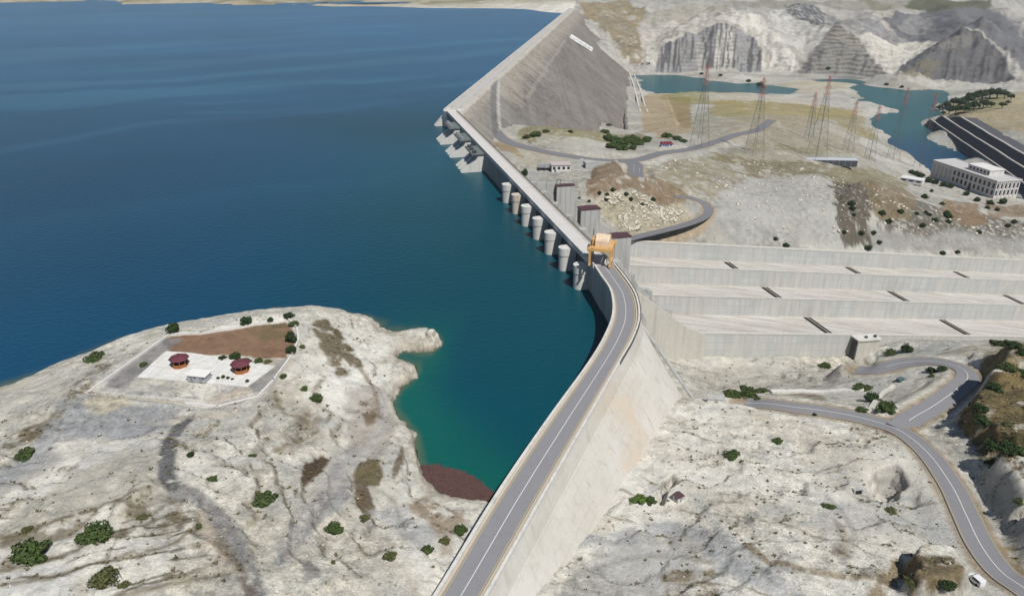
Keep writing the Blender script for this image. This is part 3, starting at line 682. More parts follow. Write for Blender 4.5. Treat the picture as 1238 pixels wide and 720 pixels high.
patch([(650,162),(700,166),(770,180),(700,184),(650,176)], (.40,.385,.34), 3, .7, 4)
patch([(775,118),(790,112),(835,118),(838,160),(800,168),(778,160)], (.36,.29,.19), 4, .85, 6)
patch([(805,118),(835,118),(838,155),(822,152)], (.255,.205,.115), 3, .75, 5)
trail([(806,116),(812,132),(820,152)], 2.0, (.46,.38,.24), .8)
patch([(795,103),(850,106),(905,113),(900,128),(840,126),(800,120)], (.24,.225,.09), 5, .8, 10, tex=.36, sc=25)
patch([(865,120),(960,124),(1040,135),(1010,145),(930,146),(860,138)], (.30,.25,.115), 8, .85, 14, tex=.3, sc=30)
patch([(835,140),(900,136),(930,150),(870,168),(840,160)], (.22,.22,.125), 6, .6, 10, tex=.42, sc=20)
patch([(850,112),(905,112),(985,120),(990,130),(930,122),(860,122)], (.46,.43,.37), 5, .8, 8)
patch([(835,150),(900,140),(1010,148),(1050,160),(1040,185),(960,180),(850,172)], (.33,.305,.25), 8, .8, 10, tex=.36, sc=20)
patch([(780,88),(1000,88),(1120,106),(1238,112),(1238,118),(1110,112),(1000,97),(780,94)], (.31,.30,.27), 5, .75, 8)
patch([(1000,185),(1100,205),(1120,212),(1090,215),(1000,205)], (.36,.345,.315), 5, .7, 6, tex=.4)
patch([(1000,128),(1040,140),(1060,165),(1045,172),(1010,150)], (.27,.23,.11), 6, .75, 10, tex=.36, sc=20)
patch([(925,108),(960,98),(1020,97),(1030,106),(990,114)], (.42,.38,.28), 6, .6, 8)
patch([(1128,146),(1150,126),(1238,112),(1262,170),(1200,158),(1160,148)], (.37,.31,.195), 8, .85, 10, tex=.28, sc=25)
patch([(1150,128),(1190,112),(1225,112),(1200,135),(1160,138)], (.17,.17,.08), 6, .7, 8, tex=.4, sc=18)
# far hills: facets of marl, chalk and dark rock, sun contrast painted in
hm = hillr * sstep(1790, 1850, GR)
lerp(hm, Cc(.40,.385,.355), .9); lerp(hm * sstep(.5, .62, fbm(GX / 60, GY / 60, 65, 5)), Cc(.31,.30,.285), .5)
def zp(P): return [(660 + X / 2.142, Y / 2.142) for X, Y in P]
def facet(P, c, k=.9, soft=8, rag=5, tex=None, sc=40): patch(zp(P), c, soft, k, rag, tex=tex, sc=sc)
facet([(480,0),(960,0),(930,22),(800,30),(600,20),(480,20)], (.30,.28,.235), .8, 14, 14)
facet([(200,155),(222,85),(330,50),(470,30),(480,58),(350,97),(298,122),(285,175)], (.47,.445,.40), .9)
facet([(230,60),(330,20),(470,5),(480,30),(330,55)], (.36,.335,.28), .8)
facet([(285,186),(298,122),(350,97),(400,82),(470,60),(530,92),(560,132),(558,188)], (.30,.298,.295), .95, 5, 3)
facet([(425,186),(440,100),(455,62),(482,66),(486,120),(480,186)], (.45,.43,.39), .8, 5, 3)
facet([(385,186),(392,110),(405,88),(420,90),(418,130),(412,186)], (.42,.40,.37), .7, 4, 3)
facet([(480,10),(565,55),(650,150),(648,186),(562,184),(560,130),(530,90),(478,55)], (.52,.50,.455), .95, 6, 4)
facet([(560,30),(620,35),(735,75),(695,132),(650,128),(595,88)], (.46,.45,.425), .9, 6, 4)
facet([(615,12),(725,36),(738,70),(690,62),(625,35)], (.12,.13,.145), .9, 5, 4, tex=.42, sc=18)
facet([(725,30),(870,62),(1000,92),(960,102),(810,92),(745,66)], (.25,.25,.26), .85, 6, 5, tex=.36, sc=25)
facet([(648,190),(690,140),(745,68),(812,100),(832,132),(885,192)], (.27,.26,.24), .95, 5, 3)
facet([(735,110),(750,72),(808,102),(820,125),(790,120)], (.33,.295,.235), .7, 5, 4)
facet([(812,92),(965,102),(1012,110),(925,182),(885,190),(832,132)], (.50,.48,.435), .95, 5, 3)
facet([(870,50),(1000,18),(1140,18),(1245,90),(1245,195),(1190,130),(1120,76),(1012,108),(905,88)], (.185,.19,.205), .92, 8, 6)
facet([(905,70),(960,40),(1000,60),(980,90)], (.30,.295,.29), .7, 6, 5); facet([(1010,50),(1060,28),(1075,70),(1030,90)], (.15,.155,.17), .7, 6, 5)
facet([(1140,20),(1180,40),(1238,100),(1238,60),(1200,20)], (.33,.32,.30), .7, 6, 6, tex=.42, sc=30)
facet([(908,188),(1012,110),(1120,80),(1182,140),(1218,204),(1000,207)], (.17,.17,.178), .95, 5, 3)
facet([(912,190),(985,150),(1020,160),(1000,206),(930,204)], (.235,.215,.14), .8, 6, 6, tex=.4, sc=25)
facet([(1000,125),(1100,85),(1125,84),(1060,140)], (.25,.235,.21), .6, 5, 5)
facet([(950,0),(1140,0),(1155,18),(1040,26),(925,22)], (.15,.155,.088), .9, 10, 10)
facet([(820,0),(900,10),(870,40),(840,20)], (.22,.22,.13), .6, 10, 8)
facet([(85,8),(200,0),(260,25),(240,60),(245,130),(205,150),(150,85)], (.29,.235,.135), .85, 8, 10, tex=.35, sc=45)
facet([(130,85),(165,82),(200,120),(180,130)], (.42,.41,.39), .7, 5, 5)
facet([(205,125),(245,105),(248,165),(215,168)], (.27,.21,.115), .7, 6, 8, tex=.38, sc=35)
# vertical runnels in the cut faces and fine bedding lines on the benches
def pmask(P, soft):
    W = atp(P); return sstep(soft, -soft, poly_sd(GX, GY, W)) * (GY > 1500)
gl_ = vnoise(ga * 420 + 2.5 * fbm(GX / 70, GY / 70, 70), GR / 260, 62) * .6 + vnoise(ga * 1000, GR / 140, 63) * .4
f1_ = pmask(zp([(285,186),(298,122),(350,97),(400,82),(470,60),(530,92),(560,132),(558,188)]), 6); f8_ = pmask(zp([(908,188),(1012,110),(1120,80),(1182,140),(1218,204),(1000,207)]), 6); f6_ = pmask(zp([(648,190),(690,140),(745,68),(812,100),(832,132),(885,192)]), 6)
lerp(f1_ * sstep(.50, .60, gl_), Cc(.13,.13,.14), .85); lerp(f8_ * sstep(.55, .7, gl_), Cc(.10,.10,.11), .6)
ln_ = np.sin(Z / 1.1 + 2.0 * fbm(GX / 90, GY / 90, 67, 4)) * .5 + .5
lerp(f6_ * sstep(.55, .85, ln_), Cc(.14,.138,.135), .7); lerp(f1_ * sstep(.7, .95, ln_), Cc(.16,.16,.165), .4)
lerp(hm * (1 - f1_) * sstep(.8, .97, ln_) * sstep(.45, .6, fbm(GX / 45, GY / 45, 68, 4)), Cc(.24,.235,.23), .4)
lerp(hm * sstep(.56, .66, fbm(GX / 14, GY / 20, 69, 4)), Cc(.23,.22,.205), .3)
lerp(lf, Cc(.30,.265,.175), .8); lerp(lf * sstep(.45, .6, fbm(GX / 160, GY / 160, 64, 5)), Cc(.17,.16,.09), .7)
lerp(lf * sstep(12, 2, Z) * sstep(.5, .56, n4), Cc(.42,.37,.29), .8)
# verges of the roads
for ln, hw in ROADS.values():
    A = ln; R = hw + 6
    m = (GX > A[:, 0].min() - R) & (GX < A[:, 0].max() + R) & (GY > A[:, 1].min() - R) & (GY < A[:, 1].max() + R)
    d, _ = seg_dist(GX[m], GY[m], A); a = sstep(hw + 2.6, hw + .6, d + (n2[m] - .5) * 3) * .75
    COLR[m] = COLR[m] * (1 - a[:, None]) + Cc(.37,.29,.20) * a[:, None]
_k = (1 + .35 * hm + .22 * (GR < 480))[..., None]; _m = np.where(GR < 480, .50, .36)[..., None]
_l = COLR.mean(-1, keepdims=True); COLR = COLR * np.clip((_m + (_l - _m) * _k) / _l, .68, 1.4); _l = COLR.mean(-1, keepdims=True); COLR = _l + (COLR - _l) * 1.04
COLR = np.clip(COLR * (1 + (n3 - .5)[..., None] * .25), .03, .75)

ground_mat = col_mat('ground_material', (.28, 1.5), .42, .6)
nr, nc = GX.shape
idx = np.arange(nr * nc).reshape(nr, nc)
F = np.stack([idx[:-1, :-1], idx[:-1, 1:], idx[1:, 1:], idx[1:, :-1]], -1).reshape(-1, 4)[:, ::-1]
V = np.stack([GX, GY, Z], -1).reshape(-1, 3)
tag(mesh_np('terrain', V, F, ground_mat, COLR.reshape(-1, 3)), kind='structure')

# ================================================================== WATER
def water_mat(name, bs, bd, rough=.28):
    m, nt, p = new_mat(name)
    a = N(nt, 'ShaderNodeAttribute', attribute_name='Col')
    nt.links.new(a.outputs['Color'], p.inputs['Base Color'])
    p.inputs['Roughness'].default_value = rough; p.inputs['IOR'].default_value = 1.33; p.inputs['Specular IOR Level'].default_value = .28
    f1 = noise_fac(nt, bs, 5, .55, (1, 1.6, 1), 0, 1, (0, 0, .5)); f2 = noise_fac(nt, bs * .55, 4, .5, (1, 1.9, 1), 0, 1, (0, 0, .3))
    ad = N(nt, 'ShaderNodeMath', operation='ADD'); nt.links.new(f1, ad.inputs[0]); nt.links.new(f2, ad.inputs[1])
    bump(nt, ad.outputs[0], p, .8, bd * 3.2)
    return m
st, sa = 3, 2
wi = idx[::st, ::sa]; wx, wy, wz, wsd = GX[::st, ::sa], GY[::st, ::sa], Z[::st, ::sa], SIDE[::st, ::sa]
wt, wd = T_[::st, ::sa], D_[::st, ::sa]
dep = np.clip(-wz, 0, 80)
wr = np.hypot(wx, wy)
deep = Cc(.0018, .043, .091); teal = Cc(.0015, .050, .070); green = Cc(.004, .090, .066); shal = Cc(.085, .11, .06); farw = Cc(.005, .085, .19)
big1 = fbm(wx / 260, wy / 160, 71, 4)
near_dam = sstep(190, 20, np.abs(wsd) + (big1 - .5) * 110) * sstep(1000, 450, wr)
ws_, we_ = rse(wx, wy)
wc = deep + (teal - deep) * near_dam[..., None]
g = sstep(38, 6, dep) * sstep(290, 225, wr + (big1 - .5) * 60) * sstep(-80, -40, wx + (big1 - .5) * 30); wc = wc + (green - wc) * (g * .75)[..., None]
g = sstep(4.2, .2, dep + (fbm(wx / 12, wy / 12, 72) - .5) * 3) * (wr < 500); wc = wc + (shal - wc) * (g * .8)[..., None]
g = sstep(500, 1900, wr); wc = wc + (farw - wc) * (g * .8)[..., None]  # paler with distance: sky reflection put into the water colour
# wind streaks on the open lake
stw = (fbm(wx / 300, wy / 300, 75, 4) - .5) * 500; stx = fbm((wx * .8 + wy * .5 + stw) / 520, (wy * .85 - wx * .5 + stw * .4) / 60, 73, 5); g = sstep(.50, .66, stx) * sstep(330, 800, wr); wc = wc + (Cc(.025, .11, .18) - wc) * (g * .42)[..., None]
wc = wc * (1 + (big1 - .5)[..., None] * .5)
def water_sheet(name, keep, z, col, mat):
    n_r, n_c = wx.shape; ii = np.arange(n_r * n_c).reshape(n_r, n_c)
    F = np.stack([ii[:-1, :-1], ii[1:, :-1], ii[1:, 1:], ii[:-1, 1:]], -1)
    F = F[::-1].reshape(-1, 4) if False else F.reshape(-1, 4)
    k = keep.ravel()[F].all(1); F = F[k]
    u, inv = np.unique(F, return_inverse=True)
    V = np.stack([wx, wy, np.full(wx.shape, z)], -1).reshape(-1, 3)[u]
    return tag(mesh_np(name, V, inv.reshape(-1, 4)[:, ::-1], mat, col.reshape(-1, 3)[u]), kind='structure')
lake_ok = (wsd < -1.5) & ~((wt > -2) & (wd > 2.5) & (wt < 380)) & (wz < 1.5)
water_sheet('reservoir_water', lake_ok, 0.0, wc, water_mat('lake_water', .45, .10))
rc = Cc(.020, .082, .088) + (Cc(.012, .048, .088) - Cc(.020, .082, .088)) * sstep(1350, 1150, wr)[..., None]
rc = rc * (1 + (fbm(wx / 40, wy / 40, 74) - .5)[..., None] * .3)
water_sheet('river_water', (wsd > 150) & (wz < RIV + 1.5) & (wr > 700) & (wr < 2100), RIV, rc, water_mat('river_water_material', .3, .12))
# ================================================================== MATERIALS OF BUILT THINGS
conc = M('pale_concrete', (.475, .455, .405), .85, .16, .07, .10, bumpd=.03)
conc_w = M('white_concrete', (.55, .535, .50), .8, .14, .3, .2, bumpd=.02)
conc_g = M('grey_concrete', (.37, .37, .355), .85, .2, .12, .35, bumpd=.05)
conc_d = M('shaded_concrete', (.26, .27, .27), .8, .25, .12, .4, bumpd=.05)  # darker, bluer grey carries the shade on the lake-facing wall
deckm = M('deck_concrete', (.50, .48, .46), .85, .1, .5, 0, bumpd=.01)
tan_c = M('tan_concrete', (.42, .36, .27), .85, .15, .5, 0, bumpd=.02)
asph = M('asphalt', (.205, .205, .215), .9, .14, .22, 0, bumpd=.01)
asph_d = M('old_asphalt', (.155, .155, .165), .9, .18, .22, 0, bumpd=.01)
white_p = M('white_paint', (.62, .61, .58), .6, .12, 1.5, 0, bumpd=0)
yellow_p = M('faded_yellow_paint', (.45, .34, .17), .7, .15, 1.5, 0, bumpd=0)
steel_d = M('dark_steel', (.06, .065, .07), .5, .2, 1, .2, bumpd=0)
steel_g = M('grey_steel', (.24, .25, .26), .5, .2, 1, .2, bumpd=0)
shade_m = M('recess_shade', (.022, .024, .026), .9, .2, 1, 0, bumpd=0)  # near-black colour stands in for shade inside slots and openings
crane_y = M('crane_orange_paint', (.60, .36, .14), .5, .18, 1.2, .25, bumpd=0)
crane_c = M('crane_cream_sheet', (.68, .52, .37), .5, .12, 1.2, .15, bumpd=.01)
maroon = M('maroon_roof', (.115, .034, .045), .55, .2, 1.5, 0, bumpd=.01)
wood_o = M('orange_timber', (.30, .125, .045), .7, .25, 2, 0, bumpd=.01)
wall_w = M('white_wall', (.60, .58, .56), .8, .1, .4, .12, bumpd=.01)
wall_pk = M('pinkish_wall', (.52, .47, .46), .8, .12, .4, .15, bumpd=.01)
glass_d = M('dark_glass', (.03, .037, .045), .15, .2, 1, 0, bumpd=0)
red_p = M('mast_red_paint', (.30, .12, .105), .6, .15, 1, 0, bumpd=0)
blue_p = M('blue_paint', (.10, .14, .36), .5, .15, 1, 0, bumpd=0)
rubber = M('tyre_rubber', (.02, .02, .02), .8, .1, 1, 0, bumpd=0)

# ================================================================== THE CONCRETE DAM
dam = empty('concrete_dam', (*xy(100, 4), 0), 0, 'long pale concrete dam bending across the lake with a row of round nosed piers', 'dam')
def cross(i, f, z): # point on the crest at fraction f between the edges
    p = CLc[i] + (CRc[i] - CLc[i]) * f; return (p[0], p[1], z)
nC = len(CLc)
def strip(name, mat, f0, f1, z0, z1, i0=0, i1=nC, parent=None, world=True):
    r = [[cross(i, f0, z0), cross(i, f1, z0), cross(i, f1, z1), cross(i, f0, z1)] for i in range(i0, i1)]
    return MB().loft(r).build(name, mat, parent, world=world)
iB = min(range(nC), key=lambda i: abs(CRc[i][1] - 247))        # where the battered wall ends
def outn(i):
    a, b = CRc[max(i - 1, 0)], CRc[min(i + 1, nC - 1)]; t = b - a; t = t / np.linalg.norm(t); return np.array([t[1], -t[0]])
rings = []
nb = np.array([math.cos(rad(21.8)), -math.sin(rad(21.8))])
for i in range(0, iB + 1):
    n = nb; L, R = CLc[i], CRc[i]
    B1 = R + n * 44; B2 = L
    rings.append([(*L, 13.7), (*L, -60), (*(R + n * 60 * .8), -63.5), (*(R + n * 1.6), 8.5), (*R, 8.0 + 5.7)])
wm_, nt, p = new_mat('wall_concrete')
g_ = N(nt, 'ShaderNodeNewGeometry'); mp_ = N(nt, 'ShaderNodeMapping'); mp_.inputs['Rotation'].default_value = (0, 0, rad(21.8)); nt.links.new(g_.outputs['Position'], mp_.inputs['Vector'])
sp_ = N(nt, 'ShaderNodeSeparateXYZ'); nt.links.new(mp_.outputs[0], sp_.inputs[0]); cb_ = N(nt, 'ShaderNodeCombineXYZ'); nt.links.new(sp_.outputs[1], cb_.inputs[0]); nt.links.new(sp_.outputs[2], cb_.inputs[1])
br_ = N(nt, 'ShaderNodeTexBrick'); br_.offset = 0; nt.links.new(cb_.outputs[0], br_.inputs['Vector'])
for k_, v_ in (('Scale', 1), ('Brick Width', 17), ('Row Height', 2.6), ('Mortar Size', .10), ('Bias', -.1)): br_.inputs[k_].default_value = v_
br_.inputs['Color1'].default_value = (.50, .475, .42, 1); br_.inputs['Color2'].default_value = (.455, .435, .39, 1); br_.inputs['Mortar'].default_value = (.41, .385, .34, 1)
a_ = noise_fac(nt, .05, 7, .62, lo=.42, hi=.60); c = mix(nt, a_, br_.outputs[0], (.52, .505, .465)); b_ = noise_fac(nt, .028, 6, .6, lo=.52, hi=.66); c = mix(nt, b_, c, (.50, .43, .345))
d_ = noise_fac(nt, .9, 8, .7, lo=.3, hi=.7); c = mix(nt, d_, mix(nt, 1.0, c, (.90, .89, .87), 'MULTIPLY'), c); e_ = noise_fac(nt, 1, 6, .6, (.35, .35, .03), .56, .72); c = mix(nt, e_, c, (.38, .36, .32))
nt.links.new(c, p.inputs['Base Color']); p.inputs['Roughness'].default_value = .9; bump(nt, d_, p, .4, .04)
MB().loft(rings).build('battered_wall', wm_, dam, world=True)
# construction joints on the battered face: thin raised ribs
mb = MB()
for j, i in enumerate(range(8, iB, 6)):
    R = CRc[i] + nb * 1.62; tdir = np.array([-nb[1], nb[0]]) * .12
    mb.loft([[(*(R - tdir), 8.35), (*(R + tdir), 8.35), (*(R + tdir + nb * .04), 8.38), (*(R - tdir + nb * .04), 8.38)],
             [(*(R + nb * 46 - tdir), -49.1), (*(R + nb * 46 + tdir), -49.1), (*(R + nb * 46.04 + tdir), -49.07), (*(R + nb * 46.04 - tdir), -49.07)]])
pass
rings = []
for i in range(iB, nC):
    k = (i - iB) / max(1, nC - 1 - iB); L, R = CLc[i], CRc[i]
    rings.append([(*L, 13.7), (*L, -60), (*(R + outn(i) * 6), -60), (*(R + outn(i) * .05), 11), (*R, 13.7)])
MB().loft(rings).build('bend_wall', conc_g, dam, world=True)
# end buttress of the battered wall: slab with a drain ledge along its edge
Re = CRc[iB]; tn = np.array([-nb[1], nb[0]])
mb = MB(); 
mb.loft([[(*(Re + nb * 1.0 + tn * s_), 9.6 + h_) for s_, h_ in ((-.9, -.8), (.9, -.8), (.9, 0.22), (-.9, 0.22))],
         [(*(Re + nb * 48 + tn * s_), -49.2 + h_) for s_, h_ in ((-.9, -.8), (.9, -.8), (.9, 0.22), (-.9, 0.22))]])
mb.build('end_ledge', conc_g, dam, world=True)
# straight part: solid behind the intakes, piers and deck over the spillway
MB().td_profile([(0, 12), (0, -62), (14, -62), (9.2, 4), (9.2, 12)], 147, 376).build('gravity_wall', conc_d, dam, world=True)
mb = MB()
for t in range(156, 376, 9): mb.td_profile([(-.12, 12), (-.12, -20), (.02, -20), (.02, 12)], t, t + .35)
mb.build('wall_joint', steel_g, dam, world=True)
deck = MB().td_profile([(0, 14), (0, 12.2), (9.3, 12.2), (9.3, 14)], 1.2, 376).build('deck', deckm, dam, world=True)
for t in np.arange(12, 374, 22.5): MB().td_profile([(.9, 14.02), (.9, 13.95), (8.5, 13.95), (8.5, 14.02)], t, t + .25).build('deck_joint', conc_g, dam, world=True)
mb = MB(); mb.td_profile([(0, 14.0), (0, 14.9), (.7, 14.9), (.7, 14.0)], 1.2, 376); mb.build('upstream_kerb', conc_w, dam, world=True)
mb = MB(); mb.td_profile([(.9, 13.99), (.9, 14.06), (1.05, 14.06), (1.05, 13.99)], 8, 370); mb.td_profile([(7.5, 13.99), (7.5, 14.06), (7.65, 14.06), (7.65, 13.99)], 8, 370)
mb.build('crane_rail', steel_g, dam, world=True)
mb = MB(); mb.td_profile([(8.55, 14), (8.55, 14.25), (9.3, 14.25), (9.3, 14)], -2, 376); mb.build('downstream_kerb', tan_c, dam, world=True)
mb = MB()
for z0, z1 in ((15.05, 15.2), (14.62, 14.72)): mb.td_profile([(8.95, z0), (8.95, z1), (9.1, z1), (9.1, z0)], 1, 376)
for t in np.arange(1, 376, 3.0): mb.td_profile([(8.97, 14.2), (8.97, 15.1), (9.08, 15.1), (9.08, 14.2)], t, t + .12)
mb.td_profile([(9.32, 13.2), (9.32, 14.3), (9.5, 14.3), (9.5, 13.2)], 1, 376)
mb.build('guard_rail', steel_d, dam, world=True)
# near crest: parapets, kerb walk, rail
strip('lake_parapet', conc_w, 0, .075, 13.7, 14.95, parent=dam)
strip('footway', tan_c, .0752, .125, 13.7, 14.16, parent=dam)
strip('valley_walk', tan_c, .845, .905, 13.7, 14.20, parent=dam)
strip('parapet_shadow_line', steel_d, .905, .93, 13.7, 14.0, parent=dam)  # dark strip stands in for the shadow line beside the valley parapet
strip('valley_parapet', conc_w, .93, 1.0, 13.7, 14.8, parent=dam)
mb = MB(); i0 = iB - 22
for i in range(i0, nC - 1):
    a, b = cross(i, 1.006, 14.5), cross(i + 1, 1.006, 14.5)
    mb.loft([[(a[0], a[1], 13.9), (a[0] + .22, a[1] - .03, 13.9), (a[0] + .22, a[1] - .03, 15.0), (a[0], a[1], 15.0)], [(b[0], b[1], 13.9), (b[0] + .22, b[1] - .03, 13.9), (b[0] + .22, b[1] - .03, 15.0), (b[0], b[1], 15.0)]])
mb.build('guard_rail', steel_d, dam, world=True)
# the road on the crest and its paint
tag(strip('crest_road', asph, .1252, .8448, 13.71, 14.02, world=False), kind='structure')
def paint(name, f0, f1, mat):
    V = []; F = []
    for i in range(nC): V += [cross(i, f0, 14.05), cross(i, f1, 14.05)]
    for i in range(nC - 1): F.append((2 * i, 2 * i + 1, 2 * i + 3, 2 * i + 2))
    return tag(MB().add(V, F).build(name, mat), kind='structure')
paint('crest_centre_line', .478, .494, white_p); paint('crest_edge_line', .150, .163, yellow_p); paint('crest_edge_line', .800, .813, yellow_p)

# piers, gates, ogee
PT = [10.0 + 22.5 * k for k in range(7)]
for k, t in enumerate(PT):
    ph = 2.9 if k % 2 == 0 else 2.7
    rings = []
    for z, g in ((-50, 0), (-1, 0), (7.5, .05), (7.6, .28), (11.4, .30)):
        R = []
        for a in range(13):
            an = math.pi * (a / 12) ; R.append((*xy(t + (ph + g) * math.cos(an), -2.6 - (ph + g) * math.sin(an)), z))
        R += [(*xy(t - ph - g * .3, 12.5), z), (*xy(t + ph + g * .3, 12.5), z)]
        rings.append(R[::-1])
    o = MB().loft(rings).build('pier', conc_w if k != 5 else M('stained_concrete', (.52, .46, .38), .85, .25, .3, .3), dam, world=True)
    if k == 5: o['label'] = 'slightly ochre stained pier'
    tail = MB(); tail.td_profile([(12.5, -50), (12.5, 11.6), (16, 11.6), (26, -2), (38, -14), (44, -16), (44, -50)], t - 2.0, t + 2.0)
    tail.build('pier_tail', conc_g, dam, world=True)
mb = MB(); og = [(4, -48), (4, -2), (6, .4), (8.5, .6), (12, -1.6), (17, -8), (23, -18), (30, -29), (36, -35.5), (42, -38.8), (47, -40), (47, -48)]
mb.td_profile(og, 10, 145); mb.build('overflow_sill', conc, dam, world=True)
for k in range(6):
    t0, t1 = PT[k] + 2.7, PT[k + 1] - 2.7
    pr_ = [(3.6 - 1.6 * math.cos((j / 6 - .5) * 1.5), -8 + j * 3.1) for j in range(7)]
    mb = MB().td_profile(pr_ + [(p[0] + .5, p[1]) for p in pr_[::-1]], t0, t1); g = mb.build('spillway_gate', steel_d, dam, world=True)
    mb = MB()
    for z in (-1, 4, 9): mb.td_profile([(4.2, z), (4.2, z + .5), (5, z + .5), (5, z)], t0, t1)
    mb.build('gate_rib', steel_g, g)
# abutment block between the bend and the first pier, and the far one
MB().td_profile([(.4, 12.2), (.4, -55), (26, -55), (26, -14), (14, 4), (9.2, 12.2)], -2.5, 7.6).build('abutment', conc_g, dam, world=True)
mb = MB(); mb.td_profile([(9.3, -50), (9.3, 3), (24, -3), (50, -24), (62, -30.5), (62, -50)], 5.2, 8.2); mb.build('training_wall', conc, dam, world=True)
mb = MB(); mb.td_profile([(9.3, -50), (9.3, 11), (40, 9), (46, -10), (82, -34), (82, -50)], 145.4, 147.6); mb.build('training_wall', conc_g, dam, world=True)

# intakes: pairs of raking buttresses with screens between them under a hoist platform
dark_st = M('green_grey_steel', (.13, .15, .145), .7, .2, .6, .2, bumpd=0)
for k, (ta, tb) in enumerate(((219, 243), (264, 288), (309, 333))):
    r = None
    for j, (t0, t1) in enumerate(((ta, ta + 6.5), (ta + 10.5, ta + 15), (tb - 5.5, tb))):
        m_ = MB().td_profile([(0, 11.6), (-4.5, 11.6), (-6.5, 8), (-17.5, -.5), (-34, -16), (-34, -50), (0, -50)], t0, t1)
        if j == 0: r = m_.build('intake_tower', conc_w, dam, world=True)
        else: m_.build('buttress', conc_w, r)
    MB().td_profile([(-.5, 10.2), (-3.0, 10.2), (-14, -2), (-29, -16), (-29, -50), (-.5, -50)], ta + .4, tb - .4).build('trash_rack', shade_m, r)
    MB().td_profile([(.2, 12.1), (-9.5, 12.1), (-9.5, 12.9), (.2, 12.9)], ta - .8, tb + .8).build('hoist_platform', dark_st, r)
    for t in (ta + 3, ta + 12.7, tb - 3): MB().td_profile([(-8, 12.95), (-8, 14.6), (-5.6, 14.6), (-5.6, 12.95)], t - 1.4, t + 1.4).build('hoist', steel_g if k else steel_d, r)
    mb = MB()
    for t in np.arange(ta, tb, 2.4): mb.td_profile([(-9.4, 12.9), (-9.4, 13.9), (-9.3, 13.9), (-9.3, 12.9)], t, t + .1)
    mb.td_profile([(-9.4, 13.8), (-9.4, 13.9), (-9.3, 13.9), (-9.3, 13.8)], ta, tb); mb.build('railing', steel_d, r)
MB().td_profile([(0, 8), (-2, 8), (-9.5, 0), (-22, -14), (-22, -50), (0, -50)], 383, 391).build('end_buttress', conc_w, dam, world=True)

# ================================================================== SPILLWAY CHUTE
chute = empty('spillway_chute', (*xy(77, 200), -60), 0, 'wide stepped concrete spillway chute of three parallel lanes below the dam', 'spillway')
D1 = 470
def fz(d): return -33.3 - .14 * d
for k in range(3):
    t0, t1 = 10 + 45 * k, 55 + 45 * k
    m_, nt, p = new_mat('chute_floor'); 
    f = noise_fac(nt, 1, 8, .65, (.02, .25, .2), .35, .65, (0, 0, -rad(14.4))); 
    c = mix(nt, f, (.36, .325, .28), (.52, .505, .475)); f2 = noise_fac(nt, .045, 8, .65); c = mix(nt, f2, c, (.46, .445, .415)); f3 = noise_fac(nt, 1, 6, .6, (.012, .5, .2), .5, .62, (0, 0, -rad(14.4))); c = mix(nt, f3, c, (.33, .305, .27))
    f4 = noise_fac(nt, .5, 8, .7, lo=.3, hi=.6); c = mix(nt, f4, mix(nt, 1.0, c, (.86, .85, .84), 'MULTIPLY'), c); nt.links.new(c, p.inputs['Base Color']); p.inputs['Roughness'].default_value = .9
    mb = MB(); mb.td_profile([(46.5, fz(46.5)), (46.5, fz(46.5) - 2.2), (D1, fz(D1) - 2.2), (D1, fz(D1))], t0, t1)
    fl_ = mb.build('lane_floor', m_, chute, world=True)
walls = []
cw = []
def chute_wall_mat():
    m_, nt, p = new_mat('chute_wall')
    a = noise_fac(nt, 1, 5, .5, (.05, .05, .02), .4, .6); b = noise_fac(nt, 1, 7, .6, (.5, .5, .05), .42, .7)
    v = N(nt, 'ShaderNodeTexBrick'); v.inputs['Scale'].default_value = 1; v.offset = 0
    v.inputs['Color1'].default_value = (.46, .465, .45, 1); v.inputs['Color2'].default_value = (.39, .40, .39, 1); v.inputs['Mortar'].default_value = (.33, .335, .325, 1)
    v.inputs['Brick Width'].default_value = 14; v.inputs['Row Height'].default_value = 4; v.inputs['Mortar Size'].default_value = .12; v.inputs['Bias'].default_value = -.2
    g = N(nt, 'ShaderNodeNewGeometry'); sep = N(nt, 'ShaderNodeSeparateXYZ'); nt.links.new(g.outputs['Position'], sep.inputs[0])
    # along-chute coordinate and height above the sloping floor
    l1 = N(nt, 'ShaderNodeMath', operation='MULTIPLY'); l1.inputs[1].default_value = NX[0]; nt.links.new(sep.outputs[0], l1.inputs[0])
    l2 = N(nt, 'ShaderNodeMath', operation='MULTIPLY_ADD'); l2.inputs[1].default_value = NX[1]; nt.links.new(sep.outputs[1], l2.inputs[0]); nt.links.new(l1.outputs[0], l2.inputs[2])
    l3 = N(nt, 'ShaderNodeMath', operation='MULTIPLY_ADD'); l3.inputs[1].default_value = .14; nt.links.new(l2.outputs[0], l3.inputs[0]); nt.links.new(sep.outputs[2], l3.inputs[2])
    cb = N(nt, 'ShaderNodeCombineXYZ'); nt.links.new(l2.outputs[0], cb.inputs[0]); nt.links.new(l3.outputs[0], cb.inputs[1]); nt.links.new(cb.outputs[0], v.inputs['Vector'])
    c = mix(nt, a, v.outputs[0], (.46, .445, .41)); c = mix(nt, b, c, (.35, .355, .34)); nt.links.new(c, p.inputs['Base Color']); p.inputs['Roughness'].default_value = .9
    return m_
cwm = chute_wall_mat()
for k, t in enumerate((10, 55, 100, 145)):
    h = 11.0
    th = 2.0; ta = t - th if k == 0 else (t - .7 if k < 3 else t); tb = t if k == 0 else (t + .7 if k < 3 else t + 3.4)
    MB().td_profile([(44.5, fz(46) + h), (44.5, fz(46) - 3), (D1, fz(D1) - 3), (D1, fz(D1) + h)], ta, tb).build('side_wall' if k in (0, 3) else 'divider_wall', cwm, chute, world=True)
    MB().td_profile([(44.4, fz(44.4) + h + .003), (44.4, fz(44.4) + h + .25), (D1, fz(D1) + h + .25), (D1, fz(D1) + h + .003)], ta - .06, tb + .06).build('wall_coping', conc, chute, world=True)
